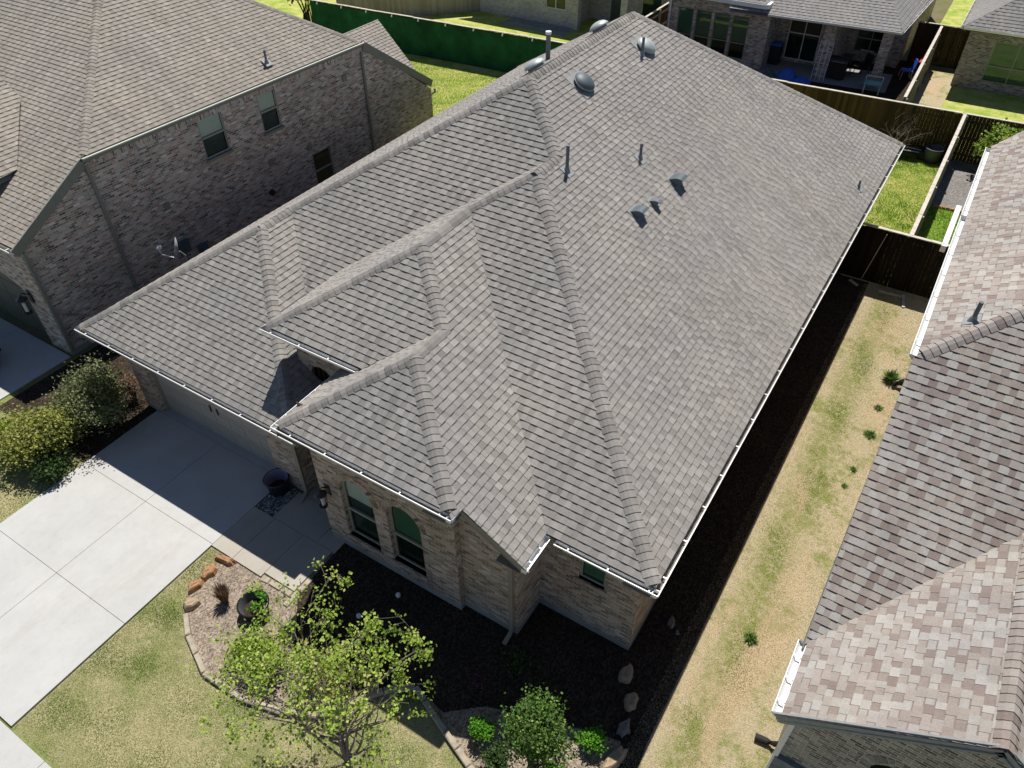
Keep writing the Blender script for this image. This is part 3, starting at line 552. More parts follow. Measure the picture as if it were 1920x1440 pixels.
def dome(label, base, nvec, upv, mat):
    o = thing('roof_vent', label, 'roof vent', base, 'round turbine dome vents by the ridge'); align(o, nvec, upv)
    a_ = MB(); a_.lathe([(.22, 0), (.22, .10), (.17, .12)], (0, 0, 0), 28); a_.box((-.33, -.36, .014), (.33, .36, .028)); a_.build('base', 'flashing', o)
    m = MB(); m.lathe([(.17, .085), (.27, .085), (.285, .10), (.285, .125), (.255, .16), (.23, .185), (.17, .22), (.085, .245), (.001, .252)], (0, 0, 0), 32); m.build('dome', mat, o, smooth=True)
    r_ = MB(); r_.lathe([(.286, .092), (.296, .097), (.296, .12), (.287, .125)], (0, 0, 0), 32); r_.build('rim', 'galvanized', o, smooth=True)
    for p in [x for x in bpy.data.objects if x.parent == o and x.name.startswith('dome')]:
        pass
    return o
dome('blue-grey round dome vent nearest the front end of the main ridge', on_right(-6.84, 6.44), nR, upR, 'vent_slate'); dome('pale metal round dome vent near the back of the ridge, pipe in front', on_right(-6.72, 9.85), nR, upR, 'galv_paint')
nL_ = NN['left']; upL = V((1, 0, s)).normalized()
dome('dome vent peeking over the ridge beside the tall flue pipe', (-8.22, 6.55, zG+s*(-8.22-xL)+.02), nL_, upL, 'galv_paint'); dome('dome vent peeking over the ridge farthest back, behind the roof', (-8.22, 10.1, zG+s*(-8.22-xL)+.02), nL_, upL, 'galv_paint')
def hood(label, base, w_, l_, h_, dbl=False, mat='flashing'):
    o = thing('hooded_vent', label, 'roof vent', base, 'hooded exhaust vents on the grey roof'); align(o, nR, upR)
    f = MB(); f.box((-w_/2-.05, -l_/2-.06, .016), (w_/2+.05, l_/2+.06, .028)); f.build('base', 'flashing', o)
    m = MB(); t_ = .012; pts = []
    for i in range(9):
        a0 = i/8; y = l_/2-a0*l_; z = .03+h_*math.sin(min(1, a0*1.15)*math.pi/2); pts.append((y, z))
    for (ya, za), (yb_, zb_) in zip(pts, pts[1:]):
        m.face([(-w_/2, ya, za), (w_/2, ya, za), (w_/2, yb_, zb_), (-w_/2, yb_, zb_)]); m.face([(-w_/2, ya, za), (-w_/2, yb_, zb_), (-w_/2, yb_, .03), (-w_/2, ya, .03)]); m.face([(w_/2, ya, za), (w_/2, ya, .03), (w_/2, yb_, .03), (w_/2, yb_, zb_)])
    m.face([(-w_/2, -l_/2+.02, .03), (w_/2, -l_/2+.02, .03), (w_/2, -l_/2+.02, pts[-1][1]-.02), (-w_/2, -l_/2+.02, pts[-1][1]-.02)])
    m.bar((-w_/2, -l_/2-.01, pts[-1][1]), (w_/2, -l_/2-.01, pts[-1][1]), .03, .02)
    m.build('hood', mat, o)
    lv = MB(); lv.face([(-w_/2+.02, -l_/2+.01, .04), (w_/2-.02, -l_/2+.01, .04), (w_/2-.02, -l_/2+.01, pts[-1][1]-.03), (-w_/2+.02, -l_/2+.01, pts[-1][1]-.03)]); lv.build('opening', 'black_metal', o)
    return o
hood('largest hooded metal vent of the three, highest toward the back', on_right(-4.04, 6.24), .34, .27, .22, mat='vent_slate'); hood('hooded metal vent lowest toward the front on the grey roof', on_right(-4.14, 4.22), .32, .24, .20, mat='vent_slate'); hood('smallest dark hooded vent between the two bigger ones', on_right(-4.04, 4.94), .16, .20, .15, mat='pipe_grey')
# conduit stub by downspout, black kettle planter
def tub(name, label, cat, x, y, r0, r1, h, mat='pot_black', group=None, soilz=.7, im=None, z=0):
    o = thing(name, label, cat, (x, y, z), group); m = MB(); m.lathe([(r0*.9, 0), (r0, .02), (r0+(r1-r0)*.6, h*.55), (r1, h*.96), (r1+.02, h), (r1-.02, h+.008)], (0, 0, 0), 32); m.build('shell', mat, o, smooth=True)
    m = MB(); m.lathe([(r1-.02, h+.008), (r1-.035, h*.9), (r0*.9, h*soilz-.05)], (0, 0, 0), 32); m.build('inner_wall', im or mat, o, smooth=True)
    m = MB(); m.lathe([(r0+(r1-r0)*soilz, h*soilz), (r0*.5, h*soilz+.02), (.001, h*soilz+.03)], (0, 0, 0), 24); m.build('soil', 'soil', o); return o
flat('inner_lilac', (.30, .27, .36), .4, .4, 0, .1)
tub('barrel_planter', 'black round barrel planter in shade beside the garage pier', 'planter', -9.93, -3.13, .24, .31, .46, im='inner_lilac', soilz=.3)
tub('barrel_planter', 'black half barrel planter in the sunlit mulch bed', 'planter', -7.86, -5.92, .26, .33, .34, im='pot_grey', soilz=.35)

# ================================================================ left neighbour
def rail_box(m, a_, b_, w_, h_): m.bar(a_, b_, w_, h_)
L = wthing('brick_house', 'reddish brick house with tan shingle roof on the left of the photo', 'house', (-22, -2.65, 0)); ze = 5.4
A0, A1 = V((-19.08, -.05, ze)), V((-18.62, 11.45, ze)); dY = (A1-A0).normalized(); hh = 3.56; ap_ = V((-24.6, 6.2, ze+hh)); F0 = V((-19.12, -2.78, ze-.56*2.73)); F1 = V((-36, -2.78, F0.z))
bs = hh/(11.45-6.2); lp = dict(side=[A0, A1, ap_], front=[F0, A0, ap_, V((-36, ap_.y, ap_.z)), F1], backs=[A1, ap_, V((-36, ap_.y, ap_.z)), V((-36, 15.35, ap_.z-(15.35-ap_.y)*bs)), V((-18.62, 15.35, ap_.z-(15.35-ap_.y)*bs))])
lm = MB()
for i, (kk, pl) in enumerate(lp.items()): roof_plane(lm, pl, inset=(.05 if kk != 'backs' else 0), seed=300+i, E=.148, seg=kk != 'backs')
roof_plane(lm, [V((-18.8, 15.3, 2.54)), V((-21.95, 16.15, 4.52)), V((-21.95, 11.0, 4.52)), V((-18.8, 11.0, 2.54))], inset=.02, seed=310)
# projecting gable slope on the front slope
va, vb = V((-23.01, .87, 5.95)), V((-21.06, -.95, 4.94))
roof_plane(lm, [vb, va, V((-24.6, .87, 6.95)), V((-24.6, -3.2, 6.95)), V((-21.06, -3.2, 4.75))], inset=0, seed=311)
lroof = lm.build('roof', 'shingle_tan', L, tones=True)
cm = MB(); n1, n2, n3 = nrm(lp['side']), nrm(lp['front']), nrm(lp['backs'])
cap(cm, A0, ap_, n1, n2, 1, trim=.15, hw=.14); cap(cm, A1, ap_, n1, n3, 2, trim=.1, hw=.14); cm.build('ridge_cap', 'shingle_tan', lroof, tones=True)
fm2 = MB(); z_ = V((0, 0, -.10)); fm2.bar(A0+V((-.02, 0, -.06)), A1+V((-.02, 0, -.06)), .04, .13); fm2.bar(F0+z_+V((-.02, 0, -.02)), A0+z_+V((-.02, 0, -.02)), .05, .28); fm2.bar(F0+z_, F1+z_, .04, .2)
fm2.bar(A1+z_, V((-18.6, 15.35, lp['backs'][-1].z))+z_, .05, .28); fm2.build('fascia', 'trim_olive', L)
lg = MB(); lg.bar(A0+V((.05, 0, .01)), A1+V((.05, 0, .01)), .07, .035); lg.build('drip_edge', 'drip_pale', L)
gutter(L, F0+V((.0, -.0, 0)), F1, (0, -1, 0), start=.2); lw = MB()
wd = V((A1.x-A0.x, A1.y-A0.y, 0)).normalized(); wn = V((wd.y, -wd.x, 0)); W0 = V((-19.22, -2.62, 0))
def on_w(p, u): return p
u_a = 2.6; u_b = 14.05; zrf = lambda u: ze-.56*max(0, u_a-u)-.08
wins = [rect(6.42, 7.38, 3.82, 5.22), rect(8.86, 9.66, 3.82, 5.22), rect(10.72, 11.66, 1.0, 2.3)]
wall(lw, [(0, .2), (17.8, .2), (17.8, 2.5), (u_b, ze-.1), (u_a, ze-.06), (0, zrf(0))], wins, W0, wd, wn, .08)
B0 = W0+wd*13.9
gdo_ = [(-.001, 0)]; lgd = arch(-6.3, -1.0, 0.0, 2.0, 12, .55)
wall(lw, [(-12, .0), (-6.3, 0), (-6.3, 2.0)]+[(-3.65+2.65*math.cos(math.pi*(12-k_)/12), 2.0+.5*math.sin(math.pi*(12-k_)/12)) for k_ in range(1, 12)]+[(-1.0, 2.0), (-1.0, 0), (0, 0), (0, F0.z-.05), (-12, F0.z-.05)], [], W0, (1, 0, 0), (0, -1, 0))
wall(lw, rect(0, .3, 0, 2.1), [], W0+V((-1.0, 0, 0)), (0, 1, 0), (-1, 0, 0))
wall(lw, rect(0, 3, 4.0, 5.0), [], (-21.3, -2.7, 0), (0, 1, 0), (1, 0, 0))
lww = lw.build('wall', 'brick_red', L)
lw = MB(); p_a, p_b = W0+wd*2.75+wn*.008, W0+wd*13.95+wn*.008; lw.face([p_a+V((0, 0, 5.1)), p_b+V((0, 0, 5.1)), p_b+V((0, 0, 5.3)), p_a+V((0, 0, 5.3))], uv=[(0, 0), (0, 11.2), (.19, 11.2), (.19, 0)]); lw.build('soldier_course', 'brick_red', lww)
fl = MB(); fl.bar(W0+wn*-.1+V((0, 0, .1)), W0+wd*17.7-wn*.1+V((0, 0, .1)), .2, .2); fl.build('foundation', 'foundation', L)
for wv_ in wins: sm = MB(); sm.bar(W0+wd*(wv_[0][0]-.05)+wn*.02+V((0, 0, wv_[0][1]-.04)), W0+wd*(wv_[1][0]+.05)+wn*.02+V((0, 0, wv_[0][1]-.04)), .12, .08); sm.build('window_sill', 'trim_olive', L)
window(L, wins[0], W0, wd, wn, .03, fm='frame_grey', rail=4.5, blind_reflection=4.52, bmat='blind_pale', b2='screen_grey', glass='glass_clear', label='left upper window on the brick side wall'); window(L, wins[1], W0, wd, wn, .03, fm='frame_grey', rail=4.5, blind_reflection=4.52, bmat='blind_pale', b2='screen_grey', glass='glass_clear', label='right upper window on the brick side wall'); window(L, wins[2], W0, wd, wn, .03, fm='frame_grey', rail=1.6, label='lower dark window on the brick side wall')
tm = MB()
for u in (2.62,): tm.bar(W0+wd*u+wn*.05+V((0, 0, .3)), W0+wd*u+wn*.05+V((0, 0, ze-.15)), .09, .07, upv=wn)
tm.build('downspout', 'trim_olive', L)
tm = MB(); tm.bar(B0+wn*.05+V((0, 0, .3)), B0+wn*.05+V((0, 0, 5.1)), .09, .07, upv=wn); tm.build('downspout', 'trim_olive', L)
tm = MB(); tm.bar(W0+wd*.06+wn*.05+V((0, 0, .2)), W0+wd*.06+wn*.05+V((0, 0, F0.z-.2)), .09, .07, upv=wn); tm.build('downspout', 'trim_olive', L)
tm = MB(); tm.tube([(-18.5, 15.4, 2.45), (-18.5, 15.42, 2.3), (-18.68, 15.3, 2.15), (-18.68, 15.3, .2)], .045, 8); tm.build('downspout', 'trim_olive', L)
gm = MB()
for i in range(4):
    for j in range(6): gm.box((-25.5+j*.883+.0, -2.44, .03+i*.6), (-25.5+(j+1)*.883-.02, -2.40, .03+(i+1)*.6-.02))
gm.build('garage_door', 'door_olive', L)
for u, z in ((4.55, 3.02), (8.85, 2.77), (10.65, 2.63), (12.9, 4.47)):
    v_ = MB(); p = W0+wd*u; v_.bar(p+wn*.0+V((0, 0, z)), p+wn*.05+V((0, 0, z)), .2, .22); v_.build('wall_vent', 'trim_olive', L)
v_ = MB(); p = W0+wd*8.55; v_.tube([p+V((0, 0, 1.75)), p+wn*.1+V((0, 0, 1.72))], .11, 14); v_.build('wall_vent', 'black_metal', L)
lantern('wall_lantern', 'black lantern on the left neighbour brick pier by the dark garage door', -19.95, -2.64, 1.95, 1.6)
roof_pipe('vent_pipe', 'dark vent pipe on the tan shingle roof of the left house', (-19.30, 7.35, ze+.38), .42, .04, n1)
for u, z, w_, h_, lb in ((4.62, 1.52, .36, .42, 'grey electric meter box on the left house wall, nearest the dish'), (5.26, 1.1, .3, .36, 'smaller grey utility box on the left house wall, farther back')):
    o = thing('utility_box', lb, 'utility box', W0+wd*u+V((0, 0, z)), 'utility boxes on the left brick wall', rz=math.atan2(wn.x, -wn.y)); m = MB(); m.box((-w_/2, -.16, -h_/2), (w_/2, 0, h_/2)); m.build('case', 'vent_slate', o); m = MB(); m.box((-w_/2+.02, -.18, -h_/2+.02), (w_/2-.02, -.161, h_/2-.02)); m.tube([(0, -.18, .02), (0, -.25, .02)], .07, 14); m.build('cover', 'vent_slate', o)
    m = MB(); m.tube([(0, -.05, -h_/2), (0, -.05, -z+.03)], .025, 8); m.build('conduit', 'lead', o)
# satellite dish
o = thing('satellite_dish', 'pale satellite dish seen edge-on in the gap beside the left brick wall', 'satellite dish', (-18.0, 1.35, 1.3)); m = MB(); m.tube([(0, 0, -1.3), (0, 0, .55), (-.05, -.12, .75)], .025, 8); m.build('mast', 'galvanized', o)
m = MB(); ax = V((-.62, -.72, .30)).normalized(); e1 = ax.cross(V((0, 0, 1))).normalized(); e2 = e1.cross(ax); c0 = V((-.05, -.15, .85)); prev = None
for i in range(6):
    rr = .34*i/5; ring = [c0+e1*rr*math.cos(2*math.pi*q/24)+e2*rr*1.1*math.sin(2*math.pi*q/24)+ax*(.09*(i/5)**2) for q in range(24)]
    if prev:
        for q in range(24): m.face([prev[q], prev[(q+1) % 24], ring[(q+1) % 24], ring[q]]); m.face([ring[q]-ax*.012, ring[(q+1) % 24]-ax*.012, prev[(q+1) % 24]-ax*.012, prev[q]-ax*.012])
    prev = ring
m.build('dish', 'plastic_white', o)
m = MB(); m.tube([c0-e2*.34, c0-e2*.25+ax*.45, c0+ax*.55-e2*.05], .018, 6); m.build('arm', 'plastic_white', o); m = MB(); m.tube([c0+ax*.58-e2*.06, c0+ax*.46+e2*.0], .05, 10); m.tube([c0+ax*.58-e2*.02+e1*.08, c0+ax*.47-e2*.02+e1*.08], .04, 8); m.build('receiver', 'plastic_white', o)

# ================================================================ right neighbour
Rr = wthing('brick_house', 'house with mottled pink and grey shingle roof along the right edge', 'house', (4, -3, 0)); er = 6.05; f2 = .80; xr_ = 2.30
e0, e1_ = V((xr_, 2.15, er)), V((xr_, 12.15, er)); E2 = V((xr_, 30, er)); top = 9; gl = .797; ex = 2.42; Lz = 2.8
hz = 4.2; hipT = V((xr_+hz/s, 2.15+hz/f2, er+hz)); apx = V((4.94, -3.7, 4.81))
fy = lambda z: 2.15-(er-z)/.74
vy = lambda x: fy(Lz+(x-ex)*gl)
pr = dict(left=[e0, V((xr_, 13.0, er)), V((xr_+hz/s, 12.9, er+hz)), V((xr_+hz/s, hipT.y, er+hz))], front=[V((ex, fy(Lz), Lz)), e0, hipT, V((14, hipT.y, hipT.z)), V((14, fy(4.81)-.0, 4.81)), V((apx.x, fy(4.81), 4.81))], gl=[V((ex, fy(Lz), Lz)), V((ex, -3.68, Lz)), apx, V((apx.x, fy(4.81), 4.81))], gr=[V((7.46, -3.68, Lz)), apx, V((apx.x, fy(4.81), 4.81)), V((7.46, fy(Lz), Lz))])
# keep front slope planar: derive from e0, pitch .74
def onf(x, z): return V((x, fy(z), z))
pr['front'] = [onf(ex, Lz), onf(xr_, er), onf(xr_+hz/s*1.0, er+hz), onf(14, er+hz), onf(14, 4.81), onf(apx.x, 4.81)]
hipT = onf(xr_+hz/s, er+hz); pr['left'] = [e0, V((xr_, 12.1, er)), V((xr_+.9, 12.95, er+.9*s)), V((xr_+hz/s, 12.95, er+hz)), hipT]
rm = MB()
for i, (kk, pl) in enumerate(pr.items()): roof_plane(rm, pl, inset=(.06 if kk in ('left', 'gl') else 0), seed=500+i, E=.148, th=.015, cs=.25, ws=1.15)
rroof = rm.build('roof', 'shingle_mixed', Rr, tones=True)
cm = MB(); nl, nf, ng, ngr = [nrm(pr[q]) for q in ('left', 'front', 'gl', 'gr')]
cap(cm, e0, hipT, nl, nf, 4, trim=.15, hw=.15); cap(cm, apx, V((apx.x, fy(4.81), 4.82)), ng, ngr, 5, hw=.17); cm.build('ridge_cap', 'shingle_mixed', rroof, tones=True)
gutter(Rr, V((xr_+.06, 2.2, er)), V((xr_+.06, 7.95, er)), (-1, 0, 0), start=.5, dirt=False, w=.14); gutter(Rr, V((xr_+.06, 8.0, er)), V((xr_+.06, 12.1, er)), (-1, 0, 0), start=.5, dirt=False, w=.14); gutter(Rr, V((ex+.04, -3.66, Lz)), V((ex+.04, fy(Lz)+.05, Lz)), (-1, 0, 0), start=.25, hang=.45, dirt=False, w=.15)
fm3 = MB(); zz = V((0, 0, -.12)); fm3.bar(V((xr_+.06, 2.2, er))+zz, V((xr_+.06, 12.1, er))+zz, .03, .2); fm3.bar(V((ex+.04, -3.66, Lz))+zz, V((ex+.04, fy(Lz), Lz))+zz, .03, .2); fm3.bar(onf(xr_+.03, er)+zz, onf(ex+.0, Lz)+zz, .03, .2)
fm3.bar(V((ex, -3.66, Lz-.10)), V((apx.x, -3.66, 4.71)), .035, .24); fm3.bar(V((7.46, -3.66, Lz-.10)), V((apx.x, -3.66, 4.71)), .035, .24)
fm3.face([V((ex, -3.65, Lz-.2)), V((ex, -3.2, Lz-.2)), V((apx.x, -3.2, 4.6)), V((apx.x, -3.65, 4.6))]); fm3.build('fascia', 'flashing', Rr)
rw = MB(); rwn = arch(3.95, 4.75, .9, 2.05, 12, .4)
wall(rw, [(2.72, .2), (7.2, .2), (7.2, Lz+.0), (apx.x, 4.68), (2.72, Lz-.02)], [rwn], (0, -3.32, 0), (1, 0, 0), (0, -1, 0), .12); wall(rw, [(-3.32, .2), (2.3, .2), (2.3, er-.15), (fy(Lz), Lz-.1), (-3.32, Lz-.1)], [], (2.72, 0, 0), (0, 1, 0), (-1, 0, 0))
wall(rw, rect(2.3, 13, .2, er-.1), [], (2.72, 0, 0), (0, 1, 0), (-1, 0, 0)); wall(rw, rect(2.72, 9, .2, 4), [], (0, 13, 0), (1, 0, 0), (0, 1, 0)); rwo = rw.build('wall', 'brick_grey', Rr)
am = MB(); arch_course(am, 3.95, 4.75, 2.05, .4, (0, -3.32), 0, .22, 17); am.build('arch_trim', 'brick_grey', rwo)
window(Rr, rwn, (0, -3.32, 0), (1, 0, 0), (0, -1, 0), .08, fm='frame_grey', rail=1.6)
sb = MB(); sb.box((2.70, -3.42, 0), (4.6, -3.33, 1.0)); sb.build('stone_base', 'stone_grey', Rr); tb = MB(); tb.box((2.66, -3.40, 0), (2.74, -3.28, Lz-.2)); tb.build('corner_trim', 'trim_white', Rr)
for a_, b_ in (((2.5, 2.0, 5.8), (2.62, 2.0, .1)),):
    m = MB(); m.bar(V(a_), V((2.6, 2.0, 5.3)), .08, .08); m.bar(V((2.6, 2.0, 5.3)), V((2.6, 2.0, .1)), .08, .08); m.build('downspout', 'trim_white', Rr)
m = MB(); m.bar(V((2.30, 14.1, 1.9)), V((2.30, 17.1, 1.9)), .16, .22);  m.bar(V((2.30, 17.1, 0)), V((2.30, 17.1, 1.9)), .12, .12)
tag(m.build('white_rail', 'trim_white'), 'white painted rail at the fence corner beside the right house', 'rail')
roof_pipe('vent_pipe', 'grey vent pipe with wide flashing on the pink mottled roof', (2.97, 3.15, er+s*(2.97-xr_)), .42, .04, nl, 'vent_slate')
m = MB(); m.tube([(2.78, -2.78, .30), (2.68, -2.77, .16), (2.55, -2.76, .09), (2.33, -2.78, .065)], [.05, .055, .065, .075], 12, cap=False); tag(m.build('drain_pipe', 'rubber'), 'black corrugated drain pipe on dry grass at the right house corner', 'drain pipe')
m = MB(); m.tube([(2.70, 9.1, .3), (2.6, 9.1, .2), (2.42, 9.05, .12)], .10, 10); tag(m.build('drain_pipe', 'rubber'), 'short black drain outlet by the green weeds at the right wall', 'drain pipe')

# ================================================================ rear neighbours
def far_house(name, label, loc): return wthing(name, label, 'house', loc)
K1 = far_house('white_brick_house', 'whitewashed brick house behind the green fence with a covered porch', (-23, 32.5, 0)); m = MB()
kwin = [rect(-22.9, -21.5, .9, 2.3)]
wall(m, rect(-28.0, -21.0, .0, 3.2), kwin, (0, 32.5, 0), (1, 0, 0), (0, -1, 0), .1); wall(m, rect(32.5, 35.2, 0, 3.2), [], (-21.0, 0, 0), (0, 1, 0), (1, 0, 0)); wall(m, rect(-21, -15.9, 0, 3.2), [rect(-19.6, -18.6, .0, 2.1), rect(-17.6, -16.3, .4, 2.1)], (0, 34.8, 0), (1, 0, 0), (0, -1, 0), .1)
wall(m, rect(32.5, 45, 0, 3.2), [], (-28, 0, 0), (0, 1, 0), (-1, 0, 0)); wall(m, rect(34.8, 45, 0, 3.2), [], (-15.9, 0, 0), (0, 1, 0), (1, 0, 0)); m.build('wall', 'brick_white', K1)
for x_ in (-20.75, -17.6):
    m = MB(); m.box((x_-.2, 32.3, 0), (x_+.2, 32.7, 3.1)); m.build('column', 'brick_white', K1)
window(K1, kwin[0], (0, 32.5, 0), (1, 0, 0), (0, -1, 0), .06, fm='trim_white', mull=(-22.2,)); window(K1, rect(-17.6, -16.3, .4, 2.1), (0, 34.8, 0), (1, 0, 0), (0, -1, 0), .06, fm='trim_white')
m = MB(); m.box((-19.6, 34.85, 0), (-18.6, 34.9, 2.1)); m.build('door', 'vent_slate', K1)
m = MB(); roof_plane(m, [(-28.6, 31.9, 3.2), (-15.3, 31.9, 3.2), (-19, 38, 7), (-25, 38, 7)], seg=False, inset=.02); m.build('roof', 'shingle_far', K1, tones=True)
slab('patio', [(-25.3+i*1.15, -24.15+i*1.15, 31.0+j*.72, 31.72+j*.72) for i in range(4) for j in range(2)], 'flashing', .03, .03)
K2 = far_house('brick_house', 'dark brick house with four tall windows and a cluttered covered patio', (-8, 31.5, 0)); m = MB()
k2w = [rect(-14.0+i*1.02, -13.12+i*1.02, .35, 2.5) for i in range(4)]
wall(m, rect(-14.6, -9.0, 0, 3.3), k2w, (0, 31.5, 0), (1, 0, 0), (0, -1, 0), .1); wall(m, rect(31.5, 34, 0, 3.3), [], (-9.0, 0, 0), (0, 1, 0), (1, 0, 0)); wall(m, rect(31.5, 45, 0, 3.3), [], (-14.6, 0, 0), (0, 1, 0), (-1, 0, 0))
bw2 = rect(-8.45, -6.75, .15, 2.2); bw3 = rect(-5.3, -3.8, .5, 2.0)
wall(m, rect(-9.0, -6.3, 0, 3.1), [bw2], (0, 33.6, 0), (1, 0, 0), (0, -1, 0), .1); wall(m, rect(33.6, 35.6, 0, 3.1), [], (-5.75, 0, 0), (0, 1, 0), (1, 0, 0)); wall(m, rect(-5.75, -2.9, 0, 3.1), [bw3], (0, 35.6, 0), (1, 0, 0), (0, -1, 0), .1); wall(m, rect(-6.3, -5.75, 0, 3.1), [], (0, 32.0, 0), (1, 0, 0), (0, -1, 0)); wall(m, rect(32.0, 33.7, 0, 3.1), [], (-6.3, 0, 0), (0, 1, 0), (-1, 0, 0)); wall(m, rect(32.0, 33.7, 0, 3.1), [], (-5.75, 0, 0), (0, 1, 0), (1, 0, 0)); wall(m, rect(35.6, 46, 0, 3.1), [], (-2.9, 0, 0), (0, 1, 0), (1, 0, 0))
m.build('wall', 'brick_red', K2); m = MB(); m.box((-3.55, 32.1, 0), (-3.1, 32.55, 2.9)); m.build('column', 'brick_red', K2)
for i, q in enumerate(k2w): window(K2, q, (0, 31.5, 0), (1, 0, 0), (0, -1, 0), .05, fm='trim_tan', rail=1.15, blind_reflection=1.2, b2='pane_green')  # panels behind the panes paint in the green glass reflections
window(K2, bw2, (0, 33.6, 0), (1, 0, 0), (0, -1, 0), .05, fm='trim_white', mull=(-7.6,), rail=1.5, b2='pane_green'); window(K2, bw3, (0, 35.6, 0), (1, 0, 0), (0, -1, 0), .05, fm='frame_grey', mull=(-4.5,), rail=1.2)
m = MB(); q1 = [(-9.1, 30.85, 3.0), (-2.65, 31.25, 3.0), (-4.2, 34.0, 4.2), (-9.1, 33.7, 4.2)]; q2 = [(-2.65, 31.25, 3.0), (-2.35, 36.5, 3.0), (-4.2, 36.5, 4.2), (-4.2, 34.0, 4.2)]
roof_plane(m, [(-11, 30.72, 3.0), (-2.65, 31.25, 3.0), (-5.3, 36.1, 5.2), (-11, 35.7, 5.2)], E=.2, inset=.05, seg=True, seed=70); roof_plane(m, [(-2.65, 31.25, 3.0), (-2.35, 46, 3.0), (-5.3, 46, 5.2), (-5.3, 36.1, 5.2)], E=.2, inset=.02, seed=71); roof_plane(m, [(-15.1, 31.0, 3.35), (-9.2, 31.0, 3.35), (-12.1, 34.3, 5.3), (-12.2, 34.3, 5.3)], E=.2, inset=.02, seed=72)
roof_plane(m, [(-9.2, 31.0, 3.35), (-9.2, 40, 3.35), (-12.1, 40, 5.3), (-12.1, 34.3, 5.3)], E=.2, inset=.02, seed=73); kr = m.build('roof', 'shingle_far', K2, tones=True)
gutter(K2, (-9.0, 30.9, 3.0), (-2.65, 31.32, 3.0), (.06, -1, 0), start=.4, w=.12); gutter(K2, (-2.7, 31.3, 3.0), (-2.45, 38, 3.0), (1, -.05, 0), w=.12)
m = MB(); m.bar((-15.1, 30.98, 3.25), (-9.15, 30.98, 3.25), .05, .2); m.bar((-9.15, 30.98, 3.27), (-9.15, 33, 3.27), .22, .2); m.build('fascia', 'trim_white', K2); m = MB(); m.bar((-14.45, 31.42, .2), (-14.45, 31.42, 3.2), .07, .06, upv=(0, 1, 0)); m.build('downspout', 'trim_white', K2)
K3 = far_house('brick_house', 'grey brick house with pale roof at the top right corner', (4, 34.5, 0)); m = MB(); kw = rect(1.25, 3.45, .45, 2.35)
wall(m, rect(.0, 9, 0, 3.0), [kw], (0, 34.5, 0), (1, .02, 0), (0, -1, 0), .08); wall(m, rect(34.5, 46, 0, 3.0), [], (0.0, 0, 0), (0, 1, 0), (-1, 0, 0)); m.build('wall', 'brick_grey', K3)
window(K3, kw, (0, 34.5, 0), (1, .02, 0), (0, -1, 0), .04, fm='frame_grey', rail=1.2, mull=(2.35,), blind_reflection=1.25, b2='blind_reflection')  # pale panels lighten the pane as painted glass reflections
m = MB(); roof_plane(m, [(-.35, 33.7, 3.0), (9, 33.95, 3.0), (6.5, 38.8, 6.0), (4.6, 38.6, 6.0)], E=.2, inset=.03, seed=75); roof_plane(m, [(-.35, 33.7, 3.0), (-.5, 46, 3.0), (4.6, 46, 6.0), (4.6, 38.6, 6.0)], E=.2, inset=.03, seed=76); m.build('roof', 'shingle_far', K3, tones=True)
gutter(K3, (-.3, 33.75, 3.0), (9, 33.99, 3.0), (.02, -1, 0), w=.12); gutter(K3, (-.33, 33.7, 3.0), (-.45, 44, 3.0), (-1, 0, 0), w=.12)

# ================================================================ fences
def fence(label, p, q, h=2.0, mat='fence_stain', side=1, capm='rail_light', bw=.14, wob=.01, screen=None, seed=1, group='wooden privacy fences', gapf=.001, top=True):
    p, q = V((*p, 0)), V((*q, 0)); d = (q-p); Ln = d.length; d.normalize(); nn = V((d.y, -d.x, 0))*side; rg = random.Random(seed)
    o = wthing('wooden_fence', label, 'fence', p, group)
    m = MB(); x = 0
    while x < Ln-.02:
        w_ = min(bw, Ln-x); hh_ = h-.03+rg.uniform(-wob, wob); m.bar(p+d*(x+w_/2)+nn*rg.uniform(-.004, .004), p+d*(x+w_/2)+V((0, 0, hh_)), w_-gapf, .018, upv=nn); x += bw
    m.build('boards', mat, o)
    m = MB()
    for z in (.3, 1.0, 1.7): m.bar(p-nn*.035+V((0, 0, z*h/2)), q-nn*.035+V((0, 0, z*h/2)), .09, .045, upv=nn) if False else m.bar(p-nn*.035+V((0, 0, z*h/2)), q-nn*.035+V((0, 0, z*h/2)), .05, .09)
    m.build('rail', 'fence_weathered', o)
    x = 0
    while x < Ln: m = MB(); c = p+d*x-nn*.10; m.box(c-V((.045, .045, 0)), c+V((.045, .045, h-.05))); m.build('post', 'fence_weathered', o); x += 2.4
    if top:
        m = MB(); x = 0
        while x < Ln-.1:
            x1 = min(x+2.4, Ln); a_ = rg.uniform(-.012, .012); m.bar(p+d*x-nn*.02+V((0, 0, h+a_)), p+d*(x1-.006)-nn*.02+V((0, 0, h+rg.uniform(-.012, .012))), .13, .028); x = x1
        m.build('cap_board', capm, o)
    if screen:
        m = MB(); n_ = int(Ln/.15); pr_ = None
        for i in range(n_+1):
            x = Ln*i/n_; b0 = p+d*x+nn*(.03+.012*math.sin(x*2.1)+.006*math.sin(x*7)); r_ = (b0+V((0, 0, .03)), b0+V((0, 0, h-.06-.015*abs(math.sin(x*1.3)))))
            if pr_: m.face([pr_[0], r_[0], r_[1], pr_[1]])
            pr_ = r_
        m.build('privacy_screen', screen, o)
        x = .6
        while x < Ln: m = MB(); c = p+d*x+nn*.05; m.bar(c+V((0, 0, h-.03)), c+nn*.07+V((0, 0, h-.14)), .05, .07); m.build('bracket', 'trim_white', o); x += 1.75
    return o
fence('green screened fence across the back of the yard behind the left house', (-33.5, 23.45), (-15.6, 24.62), screen='fabric_green', side=1, seed=2)
fence('long dark stained wood fence along the back yard of the central house', (-15.6, 24.62), (1.24, 25.45), side=1, seed=3)
